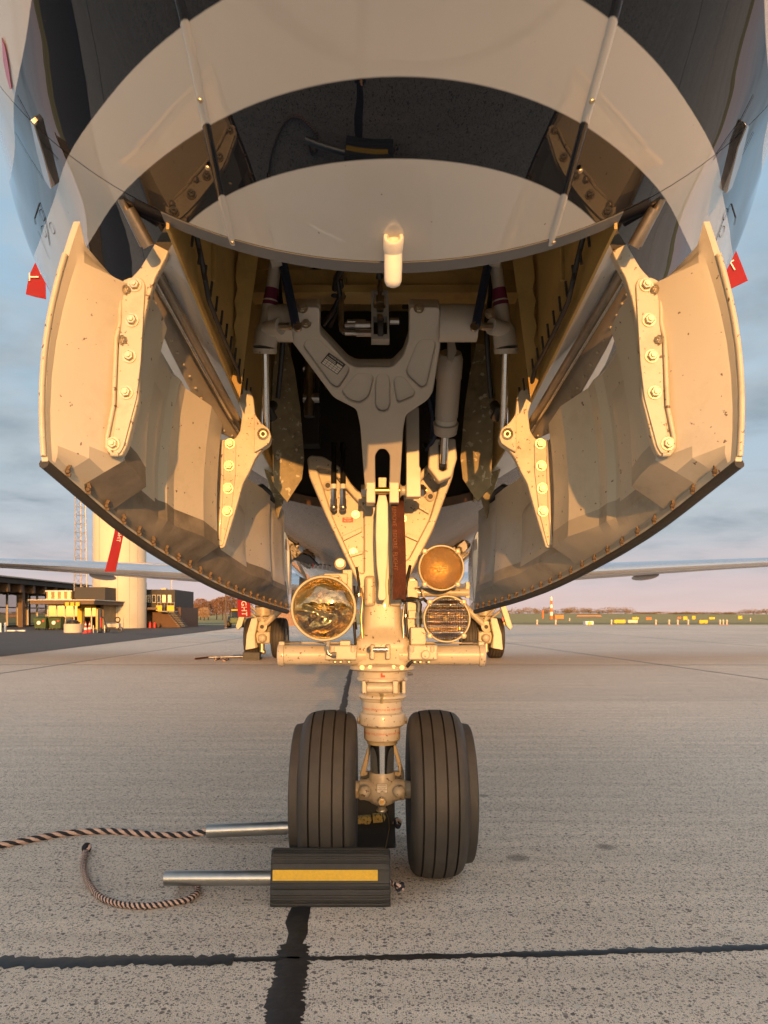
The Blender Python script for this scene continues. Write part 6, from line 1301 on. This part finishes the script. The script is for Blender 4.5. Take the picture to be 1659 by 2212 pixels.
# far wood along the right horizon reads as one mass
mb = MB()
for k in range(420):
    x = rnd.uniform(-60, 1250); Y = 620; X = XC + (lerp(520, 1720, rnd.random()) - CXD) / F * Y; d = (X / Y * F + CXD)
    hmax = 6.5 if d < 1370 else (2.4 if d < 1600 else 5.0)
    h = hmax * rnd.uniform(.45, 1.0); twig_mass(mb, Vector((X, Y + rnd.uniform(-15, 15), 1.6)), h, rnd.uniform(2.5, 6), 60, rnd, 0.6)
tag(mb.build('far_wood', mat('far_hedge', (0.20, 0.13, 0.055), 0.9, var=0.3, scale=0.05), None, 0), 'low reddish wood along the right horizon', 'wood', kind='stuff')
def Z5(x, y): return (1080 + x * 0.349, 1188 + y * 0.349)
def board(k, label, x0, x1, y0, y1, m, legs=True, depth=0.25):
    a = Z5(x0, y1); b = Z5(x1, y0); g = G(a[0], a[1] + 0.3); Y = g.y; A = P(*a, Y); B = P(*b, Y); e = empty('airfield_sign', (A.x, Y, 0)); tag(e, label, 'sign', 'yellow airfield signs')
    zb_ = max(0.22 * (B.z), 0.05); mb = MB().bbox((A.x, Y, zb_), (B.x, Y + depth, B.z)); mb.build('board', m, e, 0, 0.02)
    for f in (0.2, 0.8): x = lerp(A.x, B.x, f); MB().bbox((x - 0.03, Y + 0.05, -0.02), (x + 0.03, Y + 0.11, zb_ + 0.02)).build('leg', M_greyp, e, 0)
    return e, A, B, Y
board(0, 'wide bright yellow airfield sign nearest the tail of the right wing tip', 707, 777, 432, 458, M_yel)
board(1, 'pale yellow rounded airfield sign right beside the widest yellow one', 793, 853, 432, 456, M_frame)
board(2, 'yellow airfield sign above and behind the pale one', 820, 860, 416, 432, M_yel)
board(3, 'orange yellow small airfield sign right of the middle cluster', 905, 938, 418, 435, M_orange)
board(4, 'broad yellow airfield sign toward the right side of the apron edge', 1235, 1287, 434, 459, M_yel)
board(5, 'small far yellow airfield sign above the broad right one', 1295, 1330, 416, 431, M_yel)
board(6, 'farthest yellow airfield sign near the right edge', 1475, 1500, 408, 432, M_yel)
board(7, 'tiny orange airfield sign left of the stacked yellow one', 1100, 1120, 415, 427, M_orange)
board(8, 'stacked yellow airfield sign in the middle of the right field', 1135, 1160, 412, 437, M_yel)
board(9, 'yellow and white small airfield sign with red top', 1190, 1210, 408, 433, M_yel)
board(10, 'orange equipment shelter beside the striped mast', 340, 395, 403, 431, M_orange, True, 1.2)
board(11, 'yellow box sign next to the right main gear', 15, 38, 448, 466, M_yel)
board(12, 'red box above the yellow sign next to the right main gear', 12, 36, 416, 446, M_redp)
e, A, B, Y = board(13, 'white framed cart with yellow front at the apron edge', 530, 580, 441, 467, M_whitep, True, 0.8)
MB().lathe([(0.17, 0), (0.17, 0.05)], (lerp(A.x, B.x, .5), Y - 0.01, 0.22), (0, -1, 0), 16).build('round_front', M_yel, e, 0)
# orange fence of posts
fe = empty('orange_fence', (0, 0, 0)); tag(fe, 'low orange fence of short posts across the field right of the mast', 'fence')
g0 = G(*Z5(478, 420)); g1 = G(*Z5(625, 420)); fe_p = MB().bbox((-0.12, -0.05, 0), (0.12, 0.05, 0.95)).mesh('fence_post'); fe_p.materials.append(M_orange)
for k in range(16): inst('fence_post', fe_p, fe, g0.lerp(g1, k / 15))
MB().bbox((g0.x, g0.y, 0.85), (g1.x, g0.y + 0.08, 1.05)).build('rail', M_orange, fe, 0)
# striped mast
g = G(*Z5(318, 430)); ms_ = empty('striped_mast', g); tag(ms_, 'tall red and white striped mast on the field at right', 'mast'); tot = P(*Z5(318, 290), g.y).z
for k in range(6): MB().tube([g + Vector((0, 0, tot * k / 6)), g + Vector((0, 0, tot * (k + 1) / 6))], 0.42 - 0.03 * k, 8).build('mast_band', (M_orange, M_whitep)[k % 2], ms_, 60)
g = G(*Z5(265, 427)); o = empty('marker_post', g); tag(o, 'slim orange marker post left of the striped mast', 'post'); MB().tube([g, g + Vector((0, 0, P(*Z5(265, 373), g.y).z))], 0.22, 8).build('shaft', M_orange, o, 60); MB().lathe([(0.4, 0), (0.4, 0.1)], g, (0, 0, 1), 10).build('base', M_greyp, o, 0)
# small edge lights
lx = (230, 345, 430, 690, 965, 1047, 1100, 1165, 1362, 1382, 1404, 1550); lab = [ordn[k] if k < 10 else ('eleventh', 'twelfth')[k - 10] for k in range(12)]
for k, x in enumerate(lx):
    g = G(*Z5(x, 462 if k not in (2, 11) else 440)); o = empty('edge_light', g); tag(o, lab[k] + ' small pale edge light from the left along the taxiway', 'light', 'taxiway edge lights')
    MB().lathe([(0.09, 0), (0.07, 0.3), (0.11, 0.34), (0.09, 0.5), (0.03, 0.55)], g, (0, 0, 1), 10).build('fixture', M_frame, o, 40); MB().lathe([(0.16, 0), (0.16, 0.03)], g, (0, 0, 1), 10).build('base', M_orange, o, 0)
